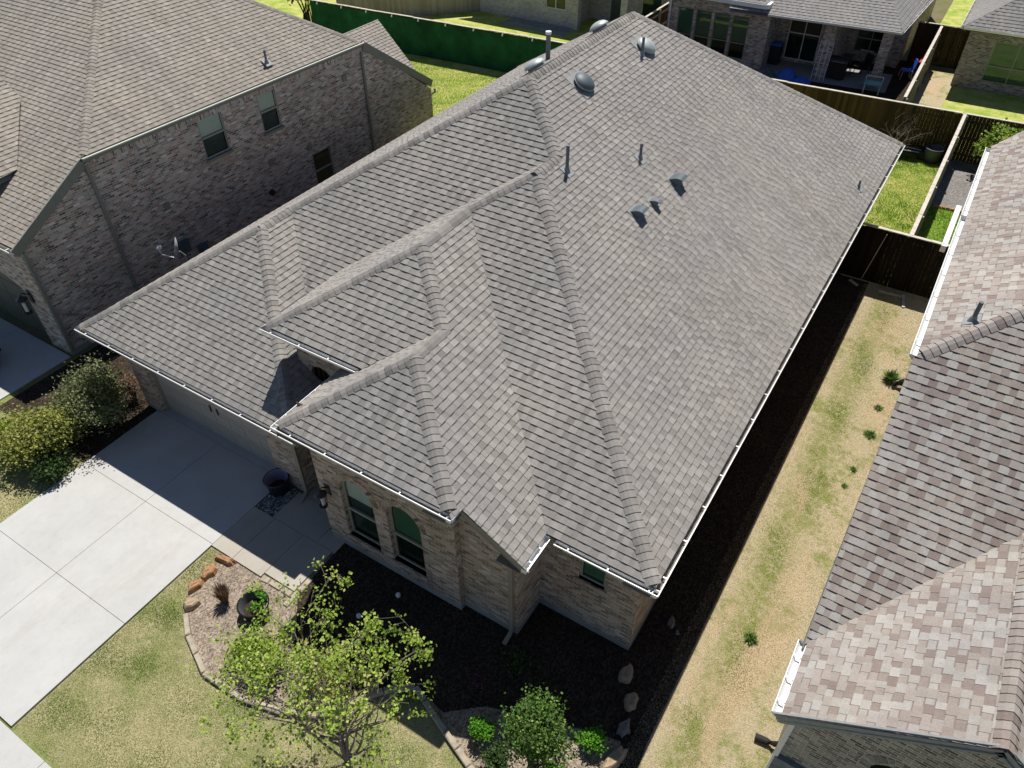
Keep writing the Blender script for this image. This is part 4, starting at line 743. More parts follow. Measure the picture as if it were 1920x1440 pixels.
fence('dark board fence with light gaps behind the right house yard', (1.3, 25.47), (16, 26.3), side=1, seed=4, gapf=.003)
fence('wood fence dividing the two back yards, seen from its sunlit top', (1.28, 25.4), (1.28, 14.25), side=1, seed=5)
wood('fence_shaded', (.010, .007, .005), (.022, .015, .010))  # darker copy of the stain, deep shade put into the board colour
fence('dark side yard fence and gate closing the strip between the houses', (-.50, 14.2), (2.68, 14.2), side=1, seed=6, mat='fence_shaded', wob=.03)
fence('fence between the patio house and the top right house', (-1.2, 26.0), (-1.5, 36.9), side=-1, seed=7)
fence('short rear fence joining the two far houses', (-2.6, 37.1), (.1, 37.2), side=1, seed=8)
fence('brown fence between white brick house and patio house', (-15.5, 25.0), (-15.4, 35), side=-1, seed=9)
fence('far wood fence beyond the white house lawn, top left', (-34, 26.2), (-27.7, 32.5), side=1, seed=10, mat='fence_weathered')
m = MB(); m.bar((-.45, 14.1, .6), (.55, 14.05, 1.5), .02, .04); 
for (a_, b_, lb) in (((.02, 13.9, .03), (.32, 13.7, .03), 'pale scrap board lying at the foot of the side fence, left'), ((1.0, 13.75, .03), (1.75, 13.8, .03), 'long pale board lying at the foot of the side fence'), ((1.75, 13.95, .03), (1.9, 13.2, .03), 'split pale plank leaning beside the right house wall')):
    m = MB(); m.bar(a_, b_, .09, .04); tag(m.build('scrap_board', 'rail_light'), lb, 'board', 'scrap boards by the side fence')
m = MB(); m.bar((.35, 14.10, .1), (.62, 14.08, 1.9), .025, .02); tag(m.build('pole', 'rail_light'), 'thin pale pole leaning on the dark side fence', 'pole')

# ================================================================ plants
def leafquad(m, c, sz, rg, tone, flatn=0.3):
    n_ = V((rg.gauss(0, 1), rg.gauss(0, 1), abs(rg.gauss(0, 1))+flatn)).normalized(); a_ = n_.cross(V((rg.gauss(0, 1), rg.gauss(0, 1), rg.gauss(0, 1)))).normalized(); b_ = n_.cross(a_)
    L_ = sz*rg.uniform(.7, 1.25); W_ = L_*.42; dr = n_*(-.12*L_)
    m.face([c, c+a_*L_*.45+b_*W_, c+a_*L_+dr, c+a_*L_*.45-b_*W_], uv=[(0, 0)]*4, tone=tone)
def shrub(name, label, x, y, rx, ry, h, nclump, leaves, sz, mat, seed, stems=9, cl=.13, group=None, cat='shrub', hole=.25, up=False, base=.15, topw=1.0, dry=None):
    rg = random.Random(seed); o = thing(name, label, cat, (x, y, 0), group); f = MB(); sm_ = MB()
    lobes = [(rg.uniform(0, 6.28), rg.uniform(-.5, 1), rg.uniform(.25, .6)) for _ in range(9)]; cc = []
    for _ in range(nclump):
        while True:
            d = V((rg.gauss(0, 1), rg.gauss(0, 1), rg.gauss(0, 1))).normalized(); rr = rg.random()**(1/2.2)
            if d.z < -.75: continue
            sc = 1.
            for a_, e_, amp in lobes:
                q = V((math.cos(a_)*math.sqrt(1-min(1, e_*e_)), math.sin(a_)*math.sqrt(1-min(1, e_*e_)), e_)); sc += amp*max(0, d.dot(q)-.7)*2-amp*.18
            p = V((d.x*rx*rr*sc, d.y*ry*rr*sc, h*(.5+base/2)+d.z*h*(.5-base/2)*rr*sc)); break
        if p.z < .05: p.z = .05+rg.random()*.1
        cc.append((p, rr))
        tb = rg.gauss(.5, .22)
        for _ in range(leaves):
            off = V((rg.gauss(0, cl), rg.gauss(0, cl), rg.gauss(0, cl*.7)+(.04 if up else 0))); leafquad(f, p+off, sz, rg, min(1, max(0, tb+rg.gauss(0, .16))))
    for i in range(stems):
        p, rr = cc[rg.randrange(len(cc))]; q = V((p.x*.35, p.y*.35, p.z*.45)); sm_.tube([(rg.uniform(-.1, .1)*rx, rg.uniform(-.1, .1)*ry, 0), q, p], [.03*h**.5, .018, .006], 5)
    sm_.build('stem', 'bark_dark', o); f.build('foliage', mat, o, tones=True); return o
shrub('tall_shrub', 'big yellow green shrub left of the driveway, in full sun', -16.2, -5.5, 1.6, 1.7, 1.95, 900, 22, .07, 'leaf_yellow', 21, 40, .19, base=-.35)
shrub('tall_shrub', 'dusky olive shrub at the garage left corner, behind the yellow one', -15.95, -3.85, 1.35, 1.25, 2.1, 620, 24, .065, 'leaf_olive', 22, 34, .18, base=-.2)
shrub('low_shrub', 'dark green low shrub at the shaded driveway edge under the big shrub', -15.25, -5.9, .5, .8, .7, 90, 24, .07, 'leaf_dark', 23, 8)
shrub('low_shrub', 'pale brown twiggy shrub beside the garage brick pier', -15.9, -2.9, .45, .4, 1.0, 50, 20, .05, 'leaf_dry', 24, 16)
shrub('low_shrub', 'bright grassy shrub at the far left edge of the lawn', -17.2, -6.1, .7, .7, .9, 90, 24, .09, 'leaf_lime', 25, 8, up=True)
shrub('broadleaf_shrub', 'tall glossy green shrub standing in the front bed, centre bottom', -1.0, -5.5, .78, .72, 2.75, 480, 20, .055, 'leaf_green', 31, 34, .10, topw=1.2)
rg = random.Random(5)
shrub('round_shrub', 'rounded bright green shrub left of the tall glossy shrub', -2.18, -5.55, .33, .33, .62, 120, 30, .042, 'leaf_bright', 32, 8, .055, 'small bright green shrubs in the front bed')
shrub('round_shrub', 'bright green small shrub right of the tall glossy shrub', -.22, -4.55, .33, .30, .55, 85, 26, .05, 'leaf_bright', 33, 8, .06, 'small bright green shrubs in the front bed')
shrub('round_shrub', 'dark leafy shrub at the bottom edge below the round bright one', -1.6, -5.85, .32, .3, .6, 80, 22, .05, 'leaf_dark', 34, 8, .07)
shrub('round_shrub', 'green shrub at the bottom edge right of the tall glossy shrub', -.62, -5.55, .34, .3, .55, 80, 22, .05, 'leaf_bright', 35, 8, .07)
shrub('barberry', 'small purple twiggy shrub in the dark mulch', -2.78, -4.75, .22, .2, .45, 40, 12, .035, 'leaf_purple', 36, 30, .06)
shrub('low_shrub', 'lime green spreading shrub under the young tree', -6.85, -6.75, 1.25, .6, .7, 330, 20, .055, 'leaf_lime', 37, 24, .14)
shrub('low_shrub', 'yellow green shrub at the tree foot toward the house', -5.35, -6.45, .95, .6, .7, 200, 18, .052, 'leaf_yellow', 38, 18, .14)
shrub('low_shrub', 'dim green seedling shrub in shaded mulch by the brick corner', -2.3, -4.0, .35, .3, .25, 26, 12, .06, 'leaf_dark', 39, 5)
shrub('leafy_shrub', 'bright green shrub behind the right house roof corner by the fence', 2.9, 24.6, .95, 1.1, 2.3, 200, 18, .13, 'leaf_lime', 40, 12, .18)
shrub('dark_tree', 'dark green leafy tree mass at the top edge left of the green fence', -35.5, 25.0, 2.6, 2.2, 4.5, 330, 20, .2, 'leaf_dark', 41, 14, .28, cat='tree')
def potplant(label, x, y, z, mat, seed, r_=.16, n_=90, sz=.08):
    rg = random.Random(seed); o = thing('potted_plant', label, 'plant', (x, y, z)); f = MB(); st = MB()
    for i in range(7):
        a_ = rg.uniform(0, 6.28); tip = V((math.cos(a_)*r_, math.sin(a_)*r_, .12+rg.random()*.2)); st.tube([(0, 0, 0), tip*.6+V((0, 0, .05)), tip], .005, 4)
        for _ in range(n_//7): leafquad(f, tip+V((rg.gauss(0, .05), rg.gauss(0, .05), rg.gauss(0, .04))), sz, rg, rg.gauss(.6, .2))
    st.build('stem', 'bark_dark', o); f.build('foliage', mat, o, tones=True); return o
potplant('light green plant growing in the sunlit half barrel', -7.84, -5.82, .16, 'leaf_bright', 3)
# dried ornamental grass clump
def grass_clump(label, x, y, n_, hgt, spread, mat, seed, cat='grass clump', w=.008):
    rg = random.Random(seed); m = MB()
    for i in range(n_):
        a_ = rg.uniform(0, 6.28); r0 = rg.random()*spread*.3; p = V((math.cos(a_)*r0, math.sin(a_)*r0, 0)); ln = hgt*rg.uniform(.6, 1.15); o_ = V((math.cos(a_)*spread*rg.uniform(.2, 1), math.sin(a_)*spread*rg.uniform(.2, 1), ln)); sd = V((-math.sin(a_), math.cos(a_), 0))*w
        q1 = p+o_*.55+V((0, 0, .12*ln)); q2 = p+o_; t_ = rg.random(); m.face([p-sd, p+sd, q1+sd*.8, q1-sd*.8], uv=[(0, 0)]*4, tone=t_); m.face([q1-sd*.8, q1+sd*.8, q2], uv=[(0, 0)]*3, tone=t_)
    b_ = m.build('grass_clump', mat, tones=True); b_.location = (x, y, 0); return tag(b_, label, cat)
grass_clump('dried reddish brown ornamental grass clump in the sunlit mulch', -8.64, -6.1, 420, .55, .2, 'leaf_dry', 4)
for i, (x, y, hg, sp, n_, lb) in enumerate([(1.58, -.82, .10, .17, 120, 'spiky green weed tuft in the dry side strip, nearest the camera'), (2.30, 9.3, .25, .3, 260, 'large green weed patch at the drain outlet by the right house'), (2.32, 6.7, .09, .2, 130, 'small green weed tuft halfway along the right house wall'), (2.28, 7.9, .07, .16, 80, 'small weed tuft just below the large green weed patch'), (2.25, 5.2, .07, .12, 60, 'tiny weed tuft along the right wall, lower down'), (2.2, 4.5, .06, .1, 40, 'tiniest weed tuft near the pink roof edge')]):
    grass_clump(lb, x, y, n_, hg, sp, 'leaf_green', 50+i, 'weed', .012)
# young tree in the foreground
def young_tree():
    rg = random.Random(77); o = wthing('young_tree', 'young multi-stem tree with sparse lime green spring leaves in the front bed', 'tree', (-3.4, -7.65, 0)); tr = MB(); f = MB(); br = MB()
    B = V((-3.4, -7.65, 0)); F1 = V((-3.62, -7.5, .9)); F2 = V((-3.78, -7.38, 1.6)); tr.tube([B, F1, F2], [.075, .06, .05], 9)
    def leafclump(p, n_, r_=.075, sz=.060):
        tb = rg.gauss(.55, .2)
        for _ in range(n_): leafquad(f, p+V((rg.gauss(0, r_), rg.gauss(0, r_), rg.gauss(0, r_*.7))), sz, rg, min(1, max(0, tb+rg.gauss(0, .15))), .5)
    def grow(p, d, L_, r_, lvl):
        n_ = max(3, int(L_/.22)); pts = [p]; rad = [r_]; q = p; dd = d.copy()
        for i in range(n_):
            dd = (dd+V((rg.gauss(0, .10), rg.gauss(0, .10), rg.gauss(.03, .07)))).normalized(); q2 = q+dd*L_/n_
            if q2.z > 3.75 or q2.x > -2.35 or q2.y > -5.75: dd = (dd+V((-.5 if q2.x > -2.35 else 0, -.5 if q2.y > -5.75 else 0, -.6 if q2.z > 3.75 else 0))).normalized(); q2 = q+dd*L_/n_*.5
            q = q2; pts.append(q); rad.append(max(.0035, r_*(1-.75*(i+1)/n_)))
            if lvl < 3 and i >= n_*.2 and rg.random() < (.8 if lvl < 2 else .55):
                sd = dd.cross(V((rg.gauss(0, 1), rg.gauss(0, 1), rg.gauss(0, 1)))).normalized(); grow(q, (dd*.7+sd*rg.uniform(.5, .9)+V((0, 0, .12))).normalized(), L_*rg.uniform(.28, .5), rad[-1]*.62, lvl+1)
            elif lvl >= 2 and rg.random() < .08: leafclump(q, rg.randint(3, 6))
        (tr if lvl == 0 else br).tube(pts, rad, 7 if lvl < 2 else 4, cap=False)
        if rg.random() < .9: leafclump(q, rg.randint(9, 18), .064)
        return q
    tips = [(-5.35, -6.5, 4.0), (-4.5, -6.1, 4.5), (-3.7, -7.0, 4.7), (-3.3, -5.75, 3.7), (-2.2, -6.3, 3.1), (-5.9, -7.75, 2.9), (-4.9, -8.45, 2.9), (-2.8, -6.9, 3.9), (-3.5, -8.6, 3.0), (-4.8, -7.3, 4.2), (-2.3, -7.6, 2.9), (-4.1, -8.1, 4.0), (-2.7, -5.9, 2.6), (-5.2, -7.1, 3.4), (-3.1, -6.4, 4.3), (-5.7, -7.0, 3.0), (-5.3, -7.9, 3.3), (-4.9, -6.6, 3.2), (-3.9, -6.3, 3.3)]
    for i, tp in enumerate(tips):
        tp = V(tp); tp = V((B.x-.15+(tp.x-B.x)*1.12, B.y+(tp.y-B.y)*1.12, tp.z*.86)); st = F1.lerp(F2, rg.random()) if i % 3 else F2; st = V(st); md = (tp-st); L_ = md.length; md.normalize(); grow(st, (md+V((0, 0, .10))).normalized(), L_*.88, .026 if i % 3 else .036, 0 if i < 4 else 1)
    tr.build('trunk', 'bark', o); br.build('branch', 'bark', o); f.build('foliage', 'leaf_lime', o, tones=True)
young_tree()
def bare_tree(label, x, y, h, seed, name='bare_shrub', mat='bark', n0=7):
    rg = random.Random(seed); o = thing(name, label, 'shrub', (x, y, 0)); m = MB()
    def g_(p, d, L_, r_, l_):
        pts = [p]; q = p
        for i in range(4): d = (d+V((rg.gauss(0, .13), rg.gauss(0, .13), rg.gauss(0, .08)))).normalized(); q = q+d*L_/4; pts.append(q)
        m.tube(pts, [r_*(1-.17*i) for i in range(5)], 4, cap=False)
        if l_ < 3:
            for _ in range(3): g_(pts[rg.randint(2, 4)], (d+V((rg.gauss(0, .5), rg.gauss(0, .5), rg.gauss(.1, .3)))).normalized(), L_*.6, r_*.55, l_+1)
    for i in range(n0): a_ = rg.uniform(0, 6.28); g_(V((0, 0, 0)), V((math.cos(a_)*.5, math.sin(a_)*.5, 1)).normalized(), h*.5, .022, 0)
    m.build('branch', mat, o); return o
bare_tree('leafless pale twiggy shrub against the dark back fence', -1.0, 24.2, 2.0, 8)
def seedlings():
    pass

# ================================================================ bed edging, stones
rg = random.Random(9)
def block(a_, b_, h, w_, label, group, mat='block', nm='edging_block'):
    a_, b_ = V((*a_, 0)), V((*b_, 0)); d = (b_-a_); Ln = d.length-.015; d.normalize(); n_ = V((-d.y, d.x, 0)); m = MB(); c = (a_+b_)/2
    pts = []
    for z, sh in ((-.03, 0), (h-.02, 0), (h, .015)):
        pts.append([c+d*(i*(Ln/2-sh)+rg.uniform(-.006, .006))+n_*(j*(w_/2-sh)+rg.uniform(-.006, .006))+V((0, 0, z+rg.uniform(-.004, .004))) for i, j in ((-1, -1), (1, -1), (1, 1), (-1, 1))])
    for r0, r1 in zip(pts, pts[1:]):
        for i in range(4): m.face([r0[i], r0[(i+1) % 4], r1[(i+1) % 4], r1[i]])
    m.face(pts[-1]); return tag(m.build(nm, mat), label, nm.replace('_', ' '), group)
path = BED[2:]; seg = []; PW = [V((*p, 0)) for p in path]
tot = 0; out_ = []; cur = PW[0]
for a_, b_ in zip(PW, PW[1:]):
    n_ = max(1, round((b_-a_).length/.47))
    for i in range(n_): out_.append((a_.lerp(b_, i/n_), a_.lerp(b_, (i+1)/n_)))
ORD = 'first second third fourth fifth sixth seventh eighth ninth tenth eleventh twelfth thirteenth fourteenth fifteenth sixteenth seventeenth eighteenth nineteenth twentieth'.split()
NB = len(out_)
for i, (a_, b_) in enumerate(out_): block(a_[:2], b_[:2], rg.uniform(.10, .14), .115, ('tan edging block, %s along the curved bed border from the rust rocks' % ORD[i]) if i < NB/2 else ('tan edging block, %s along the bed border from its end by the bright round shrub' % ORD[NB-1-i]), 'stone edging blocks around the front bed')
PL = ['flat paver beside the walkway end, nearest the house', 'flat paver at the dark mulch edge, below the walkway end', 'short flat paver at the walkway notch', 'flat paver between the walkway notch and the young tree', 'flat paver at the outer corner of the walkway end']
for i, (a_, b_) in enumerate([((-7.42, -5.05), (-7.42, -4.65)), ((-7.42, -5.5), (-7.42, -5.1)), ((-8.40, -5.24), (-8.18, -5.22)), ((-8.14, -5.22), (-7.8, -5.21)), ((-7.76, -5.21), (-7.5, -5.20))]): block(a_, b_, .05, .14, PL[i], 'flat pavers at the walkway end')
def rock(label, x, y, a_, b_, h, rz, mat, seed, group=None, nm='boulder'):
    rg = random.Random(seed); m = MB(); n_, k_ = 12, 6; rings = []; ph = [rg.uniform(.75, 1.2) for _ in range(n_)]
    for j in range(k_+1):
        t_ = j/k_; rr = math.cos(t_*math.pi/2)**.35 if t_ < 1 else .0; rings.append([V((a_*rr*ph[i]*rg.uniform(.94, 1.06)*math.cos(2*math.pi*i/n_), b_*rr*ph[i]*rg.uniform(.94, 1.06)*math.sin(2*math.pi*i/n_), -.04+(h+.04)*min(1, t_*1.25)*(1+rg.uniform(-.05, .05)))) for i in range(n_)])
    for r0, r1 in zip(rings, rings[1:]):
        for i in range(n_): m.face([r0[i], r0[(i+1) % n_], r1[(i+1) % n_], r1[i]])
    o = m.build(nm, mat); o.location = (x, y, 0); o.rotation_euler = (0, 0, rz); return tag(o, label, 'rock', group)
G_ = 'rust coloured border rocks'
rock('long rust sandstone rock at the walkway corner of the bed', -9.45, -5.36, .30, .10, .14, 1.2-1.0, 'rock_rust', 1, G_); rock('rust sandstone rock second from the walkway', -9.52, -5.78, .14, .26, .15, .15, 'rock_rust', 2, G_); rock('rust orange rock third along the border', -9.5, -6.2, .13, .22, .14, -.25, 'rock_rust', 3, G_); rock('cream topped rust rock next to the first stone block', -9.18, -6.55, .16, .22, .16, -.4, 'rock_tan', 4, G_)
for i, (x, y, a_, b_, rz, mt, lb) in enumerate([(-.32, -2.95, .13, .24, .1, 'rock_tan', 'standing tan flagstone nearest the house corner'), (.02, -3.42, .14, .24, .2, 'rock_tan', 'tan flagstone second from the house corner'), (.12, -3.95, .12, .20, -.1, 'rock_grey', 'pale grey boulder in the right bed border'), (.20, -4.62, .13, .40, -.25, 'rock_tan', 'long tan flagstone at the bottom of the right border'), (.38, -5.35, .14, .3, -.2, 'rock_tan', 'last tan flagstone by the dry grass')]):
    rock(lb, x, y, a_, b_, .16, rz, mt, 20+i, 'flagstones along the right bed border')
rock('pale stone by the shaded house corner side', .0, -1.35, .1, .15, .12, .3, 'rock_grey', 31); rock('tiny pale stone beside the bigger one at the side strip', .2, -1.5, .05, .06, .06, .3, 'rock_grey', 32)
for i, (x, y, lb) in enumerate([(-5.35, -4.05, 'small solar garden light close to the right arched window'), (-5.75, -4.9, 'small solar garden light deeper in the dark mulch')]):
    o = thing('garden_light', lb, 'garden light', (x, y, 0), 'solar lights in the dark mulch'); m = MB(); m.tube([(0, 0, 0), (0, 0, .2)], .01, 6); m.build('stake', 'black_metal', o); m = MB(); m.lathe([(.001, .2), (.045, .21), (.055, .26), (.05, .29), (.001, .30)], (0, 0, 0), 14); m.build('head', 'plastic_white', o)
# pebbles in the walk patch
rg = random.Random(12); m = MB()
for i in range(520):
    x, y = rg.uniform(-10.02, -9.45), rg.uniform(-3.85, -2.92); r_ = rg.uniform(.012, .028); c = V((x, y, .025+rg.random()*.01)); n_ = 6
    ph = [rg.uniform(.7, 1.2) for _ in range(n_)]; ring = [c+V((math.cos(6.283*q/n_)*r_*ph[q], math.sin(6.283*q/n_)*r_*ph[q], 0)) for q in range(n_)]; tp = [p.lerp(c, .45)+V((0, 0, r_*.6)) for p in ring]; t_ = rg.random()
    for q in range(n_): m.face([ring[q], ring[(q+1) % n_], tp[(q+1) % n_], tp[q]], tone=t_)
    m.face(tp, tone=t_)
leaf('pebble', [(0, (.05, .05, .05)), (.6, (.22, .21, .2)), (1, (.6, .58, .55))], 0); struct(m, 'pebbles', 'pebble', 'stuff', tones=True)

# ================================================================ back yard things
tub('tub_planter', 'grey round tub against the dark back fence corner', 'planter', .72, 24.9, .3, .38, .6, mat='pot_grey', soilz=.5)
o = thing('wheelbarrow', 'dark tipped wheelbarrow lying by the back fence', 'wheelbarrow', (-.2, 24.7, 0)); m = MB(); m.face([(-.4, -.3, .35), (.4, -.25, .4), (.3, .2, .15), (-.3, .2, .12)]); m.face([(-.4, -.3, .35), (-.3, .2, .12), (-.45, .3, .4)]); m.face([(.4, -.25, .4), (.45, .3, .42), (.3, .2, .15)]); m.build('tray', 'black_metal', o); m = MB(); m.tube([(-.5, -.4, .45), (.5, .1, .3)], .02, 6); m.tube([(-.5, -.1, .5), (.4, .35, .3)], .02, 6); m.build('handle', 'plastic_white', o); m = MB(); m.tube([(.5, 0, .2), (.5, .08, .2)], .18, 16); m.build('wheel', 'rubber', o)
def heap(label, x, y, mat, seed, r_=.5, h=.35, nm='tarp', cat='tarp', group=None):
    rg = random.Random(seed); m = MB(); n_ = 10; g_ = [[V(((i/n_-.5)*2*r_, (j/n_-.5)*1.4*r_, max(.01, h*(1-((i/n_-.5)*2)**2)*(1-((j/n_-.5)*2)**2)+rg.uniform(-.05, .05)))) for j in range(n_+1)] for i in range(n_+1)]
    for i in range(n_):
        for j in range(n_): m.face([g_[i][j], g_[i+1][j], g_[i+1][j+1], g_[i][j+1]])
    o = m.build(nm, mat); o.location = (x, y, 0); return tag(o, label, cat, group)
heap('crumpled bright blue tarp on the patio behind the fence, largest', -7.45, 31.2, 'plastic_blue', 1, .55, .5, group='blue tarps behind the fence'); heap('smaller blue tarp fold right of the largest tarp', -6.6, 30.9, 'plastic_blue', 2, .45, .3, group='blue tarps behind the fence'); heap('pale blue plastic bag left of the blue tarp', -8.3, 30.9, 'vent_slate', 3, .35, .4, 'plastic_bag', 'bag'); heap('white crumpled plastic heap at the fence top', -9.0, 30.4, 'plastic_white', 4, .3, .3, 'plastic_bag', 'bag')
def chair(label, x, y, rz, mat, fr='trim_white', sc=1.0, group='yard chairs'):
    o = thing('yard_chair', label, 'chair', (x, y, 0), group, rz=rz); 
    m = MB(); m.box((-.25, -.25, .40), (.25, .25, .44)); m.build('seat', mat, o); m = MB(); m.bar((0, .25, .44), (0, .36, .95), .5, .03, upv=(0, 1, 0)); m.build('backrest', mat, o)
    for i, j in ((-1, -1), (1, -1), (1, 1), (-1, 1)): m = MB(); m.tube([(i*.22, j*.22, .42), (i*.25, j*.27, 0)], .018, 6); m.build('leg', fr, o)
    return o
chair('blue and white folding chair by the dividing fence', -2.2, 34.3, -1.2, 'plastic_blue'); chair('red plastic chair by the dividing fence', -1.95, 36.0, -1.2, 'plastic_red', 'plastic_red'); chair('dark chair under the covered patio', -5.0, 33.2, .3, 'black_metal', 'black_metal'); chair('second dark chair deeper in the patio shade', -4.3, 33.8, -.6, 'black_metal', 'black_metal')
o = thing('play_table', 'small teal play table with a white back rail near the fence', 'table', (-3.25, 31.4, 0), rz=.1); m = MB(); m.box((-.42, -.3, .45), (.42, .3, .5)); m.build('table_top', 'plastic_teal', o)
for i, j in ((-1, -1), (1, -1), (1, 1), (-1, 1)): m = MB(); m.box((i*.36-.03, j*.24-.03, 0), (i*.36+.03, j*.24+.03, .45)); m.build('leg', 'plastic_white', o)
m = MB(); m.bar((-.42, .55, .62), (.42, .55, .62), .06, .06); m.bar((-.4, .3, .45), (-.4, .55, .62), .04, .04); m.bar((.4, .3, .45), (.4, .55, .62), .04, .04); m.build('back_rail', 'plastic_white', o)
o = thing('trellis', 'white metal trellis frame leaning on the brick pillar', 'trellis', (-6.0, 31.8, 0)); m = MB()
for x in (-.32, -.11, .11, .32): m.tube([(x, -.25, 0), (x, .1, 1.9)], .018, 6)
for t_ in (.15, .3, .45, .6, .75, .95): m.tube([(-.32, -.25+.35*t_, 1.9*t_), (.32, -.25+.35*t_, 1.9*t_)], .014, 6)
m.build('frame', 'plastic_white', o)
o = thing('barbecue_grill', 'black barbecue grill standing under the patio roof', 'grill', (-5.25, 32.3, 0)); m = MB(); m.box((-.45, -.28, .55), (.45, .28, .85)); m.build('firebox', 'black_metal', o); m = MB(); m.tube([(-.45, 0, .9), (.45, 0, .9)], .26, 14); m.build('lid', 'black_metal', o); m = MB(); m.box((-.4, -.25, .1), (.4, .25, .55)); m.build('cabinet', 'black_metal', o); m = MB(); m.tube([(-.3, -.28, .95), (.3, -.28, .95)], .015, 6); m.build('handle', 'galvanized', o)
o = thing('storage_bin', 'dark storage bin with blue lid by the brown door of the patio house', 'bin', (-9.0+.25, 32.9, 0)); m = MB(); m.box((-.25, -.25, 0), (.3, .3, 1.0)); m.build('body', 'black_metal', o); m = MB(); m.box((-.28, -.28, 1.0), (.33, .33, 1.08)); m.build('lid', 'plastic_blue', o)
m = MB(); rg = random.Random(4)
for i in range(8): m.box((1.5+i*.16, 20.74+rg.uniform(-.02, .02), 0), (1.64+i*.16, 20.86+rg.uniform(-.02, .02), .1))
tag(m.build('brick_border', 'rock_rust'), 'low brick border between the gravel bed and lush grass, right back yard', 'border')
# parked car at the left edge (only its corner is in view)
o = thing('parked_car', 'black parked car corner at the left edge on the shaded driveway', 'car', (-21.35, -6.1, 0), rz=.0); m = MB()
sec = [(-2.2, .45, .75), (-1.9, .38, .85), (-.9, .3, .95), (-.3, .3, 1.38), (.9, .3, 1.42), (1.6, .32, 1.0), (2.1, .4, .92), (2.25, .5, .7)]; pr_ = None
for yy, zl, zh in sec:
    w_ = .86 if abs(yy) < 2 else .74; tw = w_*(.78 if zh > 1.1 else .95); r_ = [V((-w_, yy, zl)), V((-w_*1.02, yy, (zl+min(zh, .9))/2)), V((-tw, yy, zh)), V((tw, yy, zh)), V((w_*1.02, yy, (zl+min(zh, .9))/2)), V((w_, yy, zl))]
    if pr_:
        for i in range(6): m.face([pr_[i], pr_[(i+1) % 6], r_[(i+1) % 6], r_[i]])
    else: m.face(r_)
    pr_ = r_
m.face(pr_[::-1]); m.build('body', 'car_paint', o, smooth=False)
for i in (-1, 1):
    for j in (-1.35, 1.4):
        m = MB(); m.tube([(i*.72, j, .33), (i*.9, j, .33)], .33, 22); wh = m.build('wheel', 'rubber', o); m = MB(); m.tube([(i*.9, j, .33), (i*.915, j, .33)], .2, 14); m.build('rim', 'galvanized', wh)
    m = MB(); m.box((i*.6-.15, 2.16, .66), (i*.6+.15, 2.26, .78)); m.build('headlight', 'plastic_red', o)

# ================================================================ grass blades (uncountable)
def inpoly(x, y, P):
    c = np.zeros(len(x), bool); j = len(P)-1
    for i in range(len(P)):
        xi, yi = P[i]; xj, yj = P[j]; t_ = ((yi > y) != (yj > y)) & (x < (xj-xi)*(y-yi)/(yj-yi+1e-12)+xi); c ^= t_; j = i
    return c
def blades(name, poly, excl, dens, h, w_, mat, seed, clump=.5, tb=.0, lean=.7, strip=False):
    r = np.random.default_rng(seed); P = np.array(poly); x0, y0 = P.min(0); x1, y1 = P.max(0); n_ = int((x1-x0)*(y1-y0)*dens); x = r.uniform(x0, x1, n_); y = r.uniform(y0, y1, n_); k_ = inpoly(x, y, poly)
    for e in excl: k_ &= ~inpoly(x, y, e)
    x, y = x[k_], y[k_]; n_ = len(x); ph = r.uniform(0, 6.28, (6, 2)); fx = r.normal(0, 1, (6, 2))
    nz = sum(np.sin(x*fx[i, 0]*(1.2+i*.8)+y*fx[i, 1]*(1.2+i*.8)+ph[i, 0]) for i in range(6))/6
    tone = np.clip(.55-nz*clump+r.normal(0, .16, n_)+tb, 0, 1)
    g_ = np.exp(-((x-1.45+.12*np.sin(y*1.3)+.08*np.sin(y*3.7))/.36)**2) if strip else 0
    tone = np.clip(tone-g_*.5*(.65+.35*np.sin(y*2.3+x*3)), 0, 1); a_ = r.uniform(0, 6.283, n_); hh_ = h*r.uniform(.5, 1.3, n_)*(1+.5*(tone < .4)); ln = r.uniform(.2, 1, n_)*lean*h
    b0 = np.stack([x, y, np.full(n_, .004)], 1); sd = np.stack([-np.sin(a_), np.cos(a_), np.zeros(n_)], 1)*w_; tip = b0+np.stack([np.cos(a_)*ln*2, np.sin(a_)*ln*2, hh_], 1)
    v = np.stack([b0-sd, b0+sd, tip], 1).reshape(-1, 3).astype('f'); me = bpy.data.meshes.new(name); me.vertices.add(3*n_); me.vertices.foreach_set('co', v.ravel()); me.loops.add(3*n_); me.loops.foreach_set('vertex_index', np.arange(3*n_, dtype='i')); me.polygons.add(n_); me.polygons.foreach_set('loop_start', np.arange(0, 3*n_, 3, dtype='i'))
    at = me.attributes.new('tone', 'FLOAT', 'FACE'); at.data.foreach_set('value', tone.astype('f')); me.materials.append(M[mat]); me.update(calc_edges=True); me.validate(); o = bpy.data.objects.new(name, me); C.objects.link(o); return tag(o, kind='stuff')
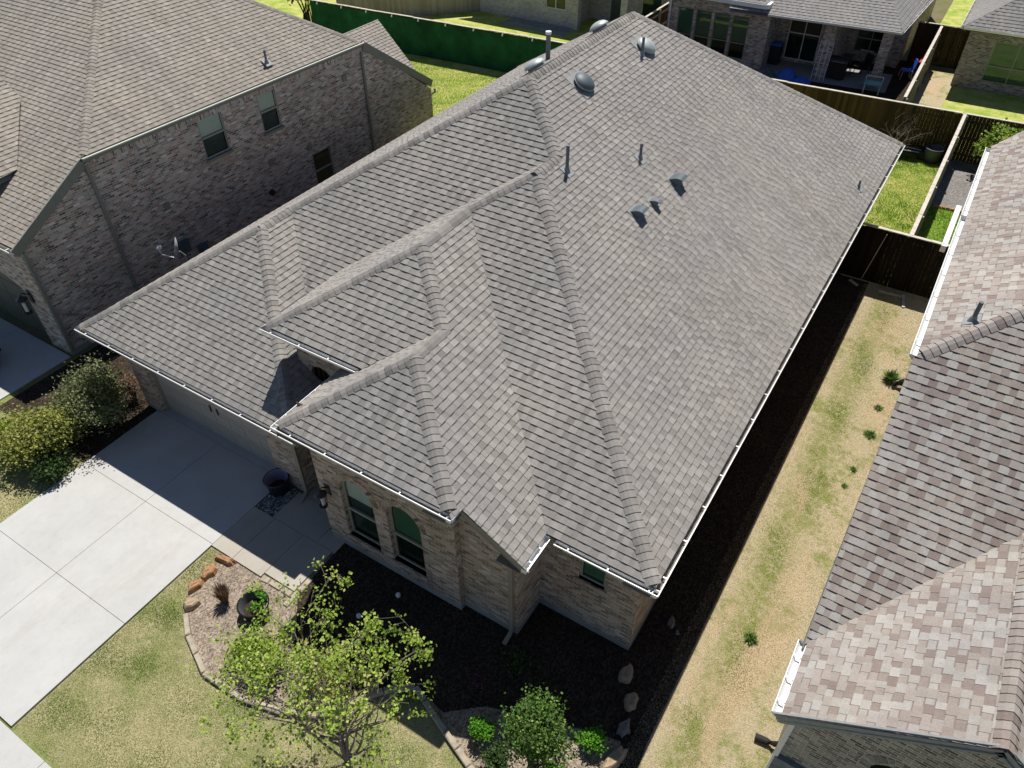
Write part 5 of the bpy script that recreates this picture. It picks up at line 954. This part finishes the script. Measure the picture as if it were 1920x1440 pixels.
bedp = [(-10.0, -5.3)]+BED+[(.3, -4.9), (-.2, -2.5), (-4, -3.0), (-7.5, -3.5), (-7.5, -5.0)]
blades('grass', [(-10.03, -10.25), (.6, -10.25), (.6, -5.0), (-10.03, -5.26)], [bedp], 4200, .02, .006, 'blade', 1)
blades('grass', [(-22, -10.25), (-15.0, -10.25), (-15.0, -5.0), (-22, -5.0)], [], 1500, .03, .008, 'blade', 2)
blades('grass', [(.3, -6), (2.7, -6), (2.7, 14.0), (.5, 14.0)], [], 3200, .017, .006, 'blade_side', 3, .25, .2, strip=True)
blades('grass', [(-19, 14), (-12, 14), (-10, 24.2), (-31, 23), (-24, 12)], [], 700, .05, .012, 'blade_green', 4, .5, .1)
blades('grass', [(-1.5, 14.4), (1.2, 14.4), (1.2, 25.2), (-1.5, 25.2)], [], 1600, .04, .010, 'blade_green', 5, .5, 0)
blades('grass', [(1.4, 14.3), (2.6, 14.3), (2.6, 20.7), (1.4, 20.7)], [], 1600, .04, .010, 'blade_green', 6, .3, -.2)
leaf('blade_litter', [(0, (.04, .028, .02)), (.6, (.10, .075, .05)), (1, (.26, .2, .13))], 0)
blades('mulch_chips', [(-7.4, -5.1), (-7.4, -3.6), (-4.2, -3.6), (-2.6, -3.3), (-.3, -2.3), (.15, -3.3), (.2, -4.3), (-1.6, -4.7), (-3.05, -5.5), (-4.32, -5.75), (-4.9, -6.35), (-6.3, -6.35)], [], 900, .012, .008, 'blade_litter', 8, .3, -.1, 1.5)
blades('mulch_chips', [(-.4, -2.2), (.62, -2.8), (.62, 14), (-.4, 14)], [], 500, .012, .008, 'blade_litter', 9, .3, -.1, 1.5)
blades('mulch_chips', bedp, [[(-7.4, -5.0), (-7.45, -3.55), (-3.4, -3.4), (-.35, -2.3), (.2, -4.3), (-1.6, -4.75), (-3.05, -5.55), (-3.82, -5.42), (-4.32, -5.8), (-4.9, -6.4), (-6.3, -6.4)]], 3000, .012, .006, 'blade_mulch', 7, .3, 0, 1.5)
